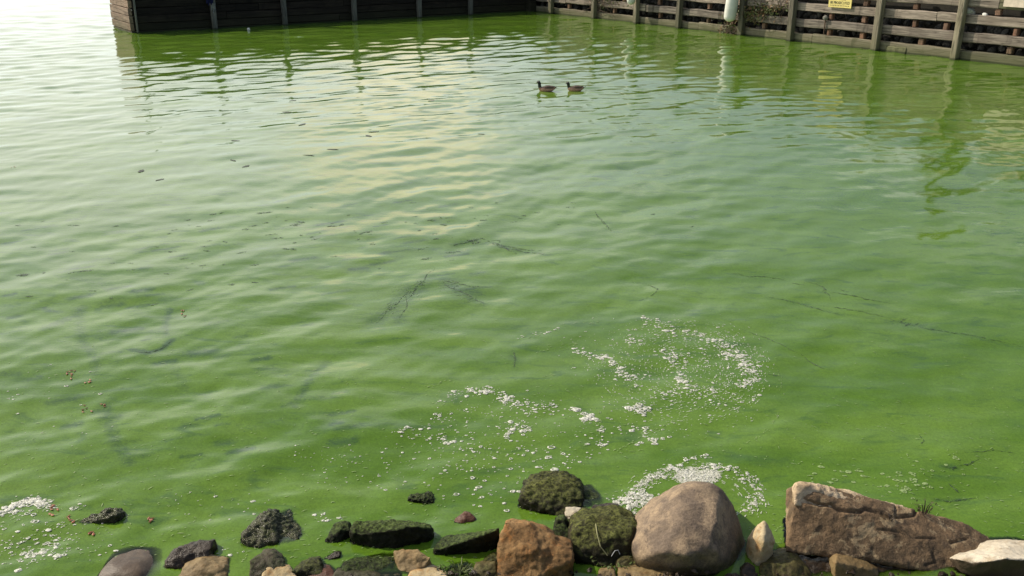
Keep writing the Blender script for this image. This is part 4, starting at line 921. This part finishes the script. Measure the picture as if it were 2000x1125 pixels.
strands([[(1838, 913), (1858, 916), (1890, 908), (1912, 897)], [(1850, 912), (1862, 920)]], 'dark curled weed blade right of the long slab', .008)
strands([[(1828, 975), (1855, 979), (1905, 971)], [(1852, 945), (1873, 962)]], 'dark weed stalk in the water beside the plant on the slab', .008)
strands([[(1500, 732), (1528, 735)]], 'tiny dark weed stick at the right end of the wide foam ring', .006)
strands([[(1160, 412), (1180, 435), (1195, 450)]], 'small slanting weed stem alone on the open water', .006)
strands([[(1795, 850), (1805, 862), (1795, 872)]], 'small bent weed thread above the scum patch by the slab', .004)
strands([[(1880, 888), (1940, 880), (1985, 885)]], 'thin wavy weed line near the frame edge above the slab', .004)
strands([[(265, 687), (292, 690), (318, 681), (336, 665)]], 'curved dark weed blade like a hook, in the pale green water', .007)

# small dark leaves adrift, all alike
def leaf_mesh(l, w_):
    bm = bmesh.new(); vs = [bm.verts.new((x * l, y * w_, z * .01)) for x, y, z in ((-1, 0, .2), (-.4, -.8, 0), (.3, -1, 0), (1, -.1, .4), (.5, .8, .1), (-.5, .7, .1))]
    bm.faces.new(vs); bmesh.ops.triangulate(bm, faces=bm.faces); bmesh.ops.solidify(bm, geom=bm.faces[:], thickness=.002)
    me = bpy.data.meshes.new('floating_leaf'); bm.to_mesh(me); bm.free(); return me
lm = [leaf_mesh(.05, .022), leaf_mesh(.06, .02), leaf_mesh(.04, .024)]
for q in lm: q.materials.append(M['weed'])
lm2 = [leaf_mesh(.085, .045), leaf_mesh(.11, .04)]
for q in lm2: q.materials.append(M['dark_leaf'])
spots = [(random.uniform(330, 960), random.triangular(385, 530, 440), 0) for _ in range(80)] + [(random.uniform(0, 500), random.uniform(430, 600), 0) for _ in range(30)] + [(random.uniform(900, 1400), random.uniform(395, 470), 0) for _ in range(14)]
spots += [(460, 274, 1), (590, 245, 1), (603, 304, 1), (650, 293, 1), (480, 325, 1), (455, 313, 1), (312, 351, 1), (275, 334, 1), (842, 198, 1), (940, 262, 1), (572, 197, 1), (610, 190, 1), (720, 265, 1), (730, 257, 1), (560, 218, 1)]
ORD = 'leftmost second third fourth fifth sixth seventh eighth ninth tenth eleventh twelfth thirteenth fourteenth fifteenth'.split()
big_x = sorted(q[0] for q in spots if q[2])
for x, y, b in spots:
    p = P(x, y); o = bpy.data.objects.new('floating_leaf', random.choice(lm2 if b else lm)); COL.objects.link(o)
    o.location = (p.x, p.y, wz(p.x, p.y) + .003); o.rotation_euler = (0, 0, random.gauss(.3, .5)); s = random.uniform(.7, 1.2) if b else math.exp(random.gauss(-.25, .45)); o.scale = (s, s * random.uniform(.6, 1.2), 1)
    tag(o, (f'{ORD[big_x.index(x)]}' + (' from the left' if big_x.index(x) else '') + ' of the larger dark leaves off the pier') if b else 'tiny dark leaf fleck half sunk in the green water', 'leaf', 'dark leaves near the pier' if b else 'dark leaf flecks on the water')
# red leaf bits
for x, y, n, lab in ((133, 732, 9, 'largest cluster of red brown leaf bits floating on the water'), (174, 747, 4, 'pale red leaf bits just right of the largest red cluster'), (165, 797, 6, 'red brown leaf bits beside a dark speck, below the largest red cluster'), (207, 794, 3, 'dark red speck of leaf beside the red brown leaf bits'),
                     (361, 610, 6, 'red leaf bits alone in the pale water above the hooked weed blade'), (103, 995, 7, 'rusty leaf bits beside the thick shore foam'), (142, 1018, 4, 'rusty leaf bits at the tip of the small glittering stone'), (178, 1042, 4, 'brown leaf bits between glittering stone and smooth round boulder'), (295, 1012, 4, 'brown V-shaped leaf bit right of the small glittering stone'), (22, 326, 3, 'single red leaf bit far out near the left edge')):
    bm = bmesh.new(); c0 = P(x, y)
    for i in range(n):
        px, py = x + random.gauss(0, 5 if n > 5 else 3.5), y + random.gauss(0, 5 if n > 5 else 3)
        p = P(px, py) - c0; a = random.uniform(0, 6.28); l, w_ = random.uniform(.011, .021), random.uniform(.005, .010)
        z = wz(p.x + c0.x, p.y + c0.y) + .004
        t = [bm.verts.new((p.x + math.cos(a) * l * u - math.sin(a) * w_ * v, p.y + math.sin(a) * l * u + math.cos(a) * w_ * v, z + .004 * abs(u))) for u, v in ((-1, 0), (0, -1), (1, 0), (0, 1))]
        bm.faces.new(t)
    tag(obj('leaf_bits', bm, M['red_leaf'], loc=(c0.x, c0.y, 0)), lab, 'leaf bits')

# plant on the slab, weed tufts among the rocks
def blades(root_pt, n, spread, h, label, name, cat, m1, m2, droop=.5, wdt=.004):
    root = empty(name, root_pt, 0, label, cat); bm = bmesh.new()
    for i in range(n):
        a = random.uniform(0, 6.28); r0 = random.uniform(0, spread); hh = h * random.uniform(.5, 1.2)
        b0 = Vector((math.cos(a) * r0, math.sin(a) * r0 * .6, 0)); d = Vector((math.cos(a), math.sin(a), 0)) * hh * droop
        pts = [b0, b0 + Vector((0, 0, hh * .5)) + d * .3, b0 + Vector((0, 0, hh * .8)) + d * .8, b0 + Vector((0, 0, hh * (1 - droop * .5))) + d * 1.4]
        b2 = tube(pts, [wdt, wdt, wdt * .7, wdt * .2], 4, .4); me_ = bpy.data.meshes.new('t'); b2.to_mesh(me_); b2.free(); bm.from_mesh(me_); bpy.data.meshes.remove(me_)
    o = obj('stem', bm, m1, root); o['kind'] = 'stuff'
    def gen():
        a = random.uniform(0, 6.28); q = random.random(); return Vector((math.cos(a) * spread * (1 + q), math.sin(a) * spread * .6, q * h)), Vector((0, -.5, 1))
    o = obj('leaves', leaves(n * 2, gen, wdt * 3.2, .5), m2, root); o['kind'] = 'stuff'
def surf(px, py):
    d = ray(px, py).normalized(); h = bvh.ray_cast(Vector((0, 0, EYE)), d); return h[0] if h[0] is not None else P(px, py)
M['moss_green'] = plain('slimy_green_weed', (.07, .10, .015), .5, .5, 30, .2)
blades(surf(1805, 1002), 12, .035, .085, 'small wild plant sprouting from the top edge of the long slab', 'plant', 'plant', M['bark'], M['leaf'], .25, .003)
blades(surf(1738, 1015), 9, .03, .03, 'dried red brown plant clinging in the crack of the long slab', 'plant', 'plant', M['bark'], M['leaf_brown'], .6, .003)
for px, py, n, lab in ((1150, 1118, 60, 'slimy green weed heaped between granite rock and mossy boulder'), (1200, 1102, 36, 'slimy dark green weed at the foot of the moss-furred boulder'), (900, 1118, 30, 'green weed between cream rounded stone and cracked stone')):
    blades(surf(px, py) + Vector((0, 0, -.01)), n, .07, .05, lab, 'weed_tuft', 'water weed', M['moss_green'], M['moss_green'], 1.1, .0035)
# bent straw on the mossy boulder
pts = [surf(1163, 1024), surf(1166, 1045), surf(1172, 1068), surf(1186, 1086)]
bm = tube([p + Vector((0, -.012, .012)) - pts[0] for p in pts], .0028, 6); M['straw'] = plain('dry_straw', (.30, .29, .14), .7)
tag(obj('grass_stalk', bm, M['straw'], loc=pts[0]), 'bent dry grass stalk draped over the moss-furred boulder', 'grass stalk')
pts = [surf(1193, 1088), surf(1200, 1077), surf(1206, 1076), surf(1210, 1084)]
bm = tube([p + Vector((0, -.02, .02)) - pts[0] for p in pts], .0018, 6); M['line'] = plain('pale_line', (.55, .56, .55), .5)
tag(obj('fishing_line', bm, M['line'], loc=pts[0]), 'loop of pale fishing line at the foot of the moss-furred boulder', 'line')

# ------------------------------------------------------------------ two ducks swimming
m, k = mat('duck_plumage'); M['duck'] = m
tc = k.n('ShaderNodeTexCoord').outputs['Object']; sx = k.n('ShaderNodeSeparateXYZ', {0: tc})
mot = k.noise(k.mapped(tc, (1, 1.6, 2.2)), 38, 4, .7)
body = k.mix(k.ramp(mot, .38, .62), (.30, .14, .08), (.66, .40, .26))
body = k.mix(k.ramp(sx.outputs[2], .088, .11), body, (.11, .07, .045))
head = k.mix(k.ramp(mot, .3, .7), (.012, .016, .010), (.035, .04, .022))
cheek = k.ramp(k.vmath('LENGTH', k.vmath('SUBTRACT', tc, (-.183, -.02, .213)).outputs[0]).outputs[1], .022, .012)
head = k.mix(k.math('MULTIPLY', cheek, .6), head, (.30, .27, .2))
c = k.mix(k.ramp(k.math('ADD', sx.outputs[0], k.math('MULTIPLY', sx.outputs[2], -.9)), -.225, -.245), body, head)
fin(k, k.n('ShaderNodeBsdfPrincipled', {'Base Color': c, 'Roughness': .6}).outputs[0])
M['wing'] = plain('dark_wing_feathers', (.13, .085, .06), .6, .7, 45, .4)
M['tail'] = plain('dark_tail_feathers', (.035, .028, .022), .6, .4, 40, .3)
M['bill'] = plain('duck_bill', (.16, .15, .06), .4, .1, 20, 0)
M['eye'] = plain('duck_eye', (.01, .01, .01), .2, .0, 5, 0)
def duck(pos, label, s=1.0, low=0.0):
    root = empty('duck', pos, R(4), label, 'duck', 'ducks swimming side by side')
    sec = [(.195, .085, .012, .008), (.165, .07, .035, .022), (.11, .052, .066, .045), (.04, .045, .084, .062), (-.04, .046, .088, .066), (-.10, .052, .078, .060), (-.135, .066, .056, .05), (-.152, .098, .040, .040), (-.160, .13 - low, .037, .036), (-.161, .165 - low, .033, .033), (-.165, .19 - low, .038, .038), (-.178, .213 - low, .043, .041), (-.200, .214 - low, .034, .031), (-.213, .208 - low, .017, .015)]
    obj('body', tube([(x, 0, z) for x, z, a, b in sec], [(a, b) for x, z, a, b in sec], 14), M['duck'], root, smooth=True)
    obj('bill', tube([(-.203, 0, .208 - low), (-.222, 0, .202 - low), (-.245, 0, .199 - low)], [(.013, .010), (.014, .006), (.010, .003)], 8), M['bill'], root, smooth=True)
    for sg in (-1, 1):
        obj('eye', tube([(-.186, sg * .037, .221 - low), (-.186, sg * .044, .221 - low)], [.005, .003], 8), M['eye'], root)
        w_ = tube([(-.06, sg * .062, .092), (-.01, sg * .070, .098), (.06, sg * .066, .098), (.12, sg * .046, .096), (.175, sg * .016, .105)], [(.010, .012), (.018, .024), (.022, .025), (.018, .018), (.006, .006)], 10)
        obj('wing', w_, M['wing'], root, smooth=True)
    obj('tail', tube([(.15, 0, .075), (.19, 0, .088), (.235, 0, .108)], [(.03, .012), (.034, .008), (.016, .003)], 8), M['tail'], root, smooth=True)
    root.scale = (s, s, s); return root
d1 = P(1068, 178); d2 = P(1124, 177)
duck((d1.x, d1.y, wz(d1.x, d1.y) - .005), 'leading brown duck with its neck raised high, swimming in front', 1.0, .010)
duck((d2.x, d2.y, wz(d2.x, d2.y) - .005), 'following brown duck with a lower neck, swimming behind the other', .96, .028)
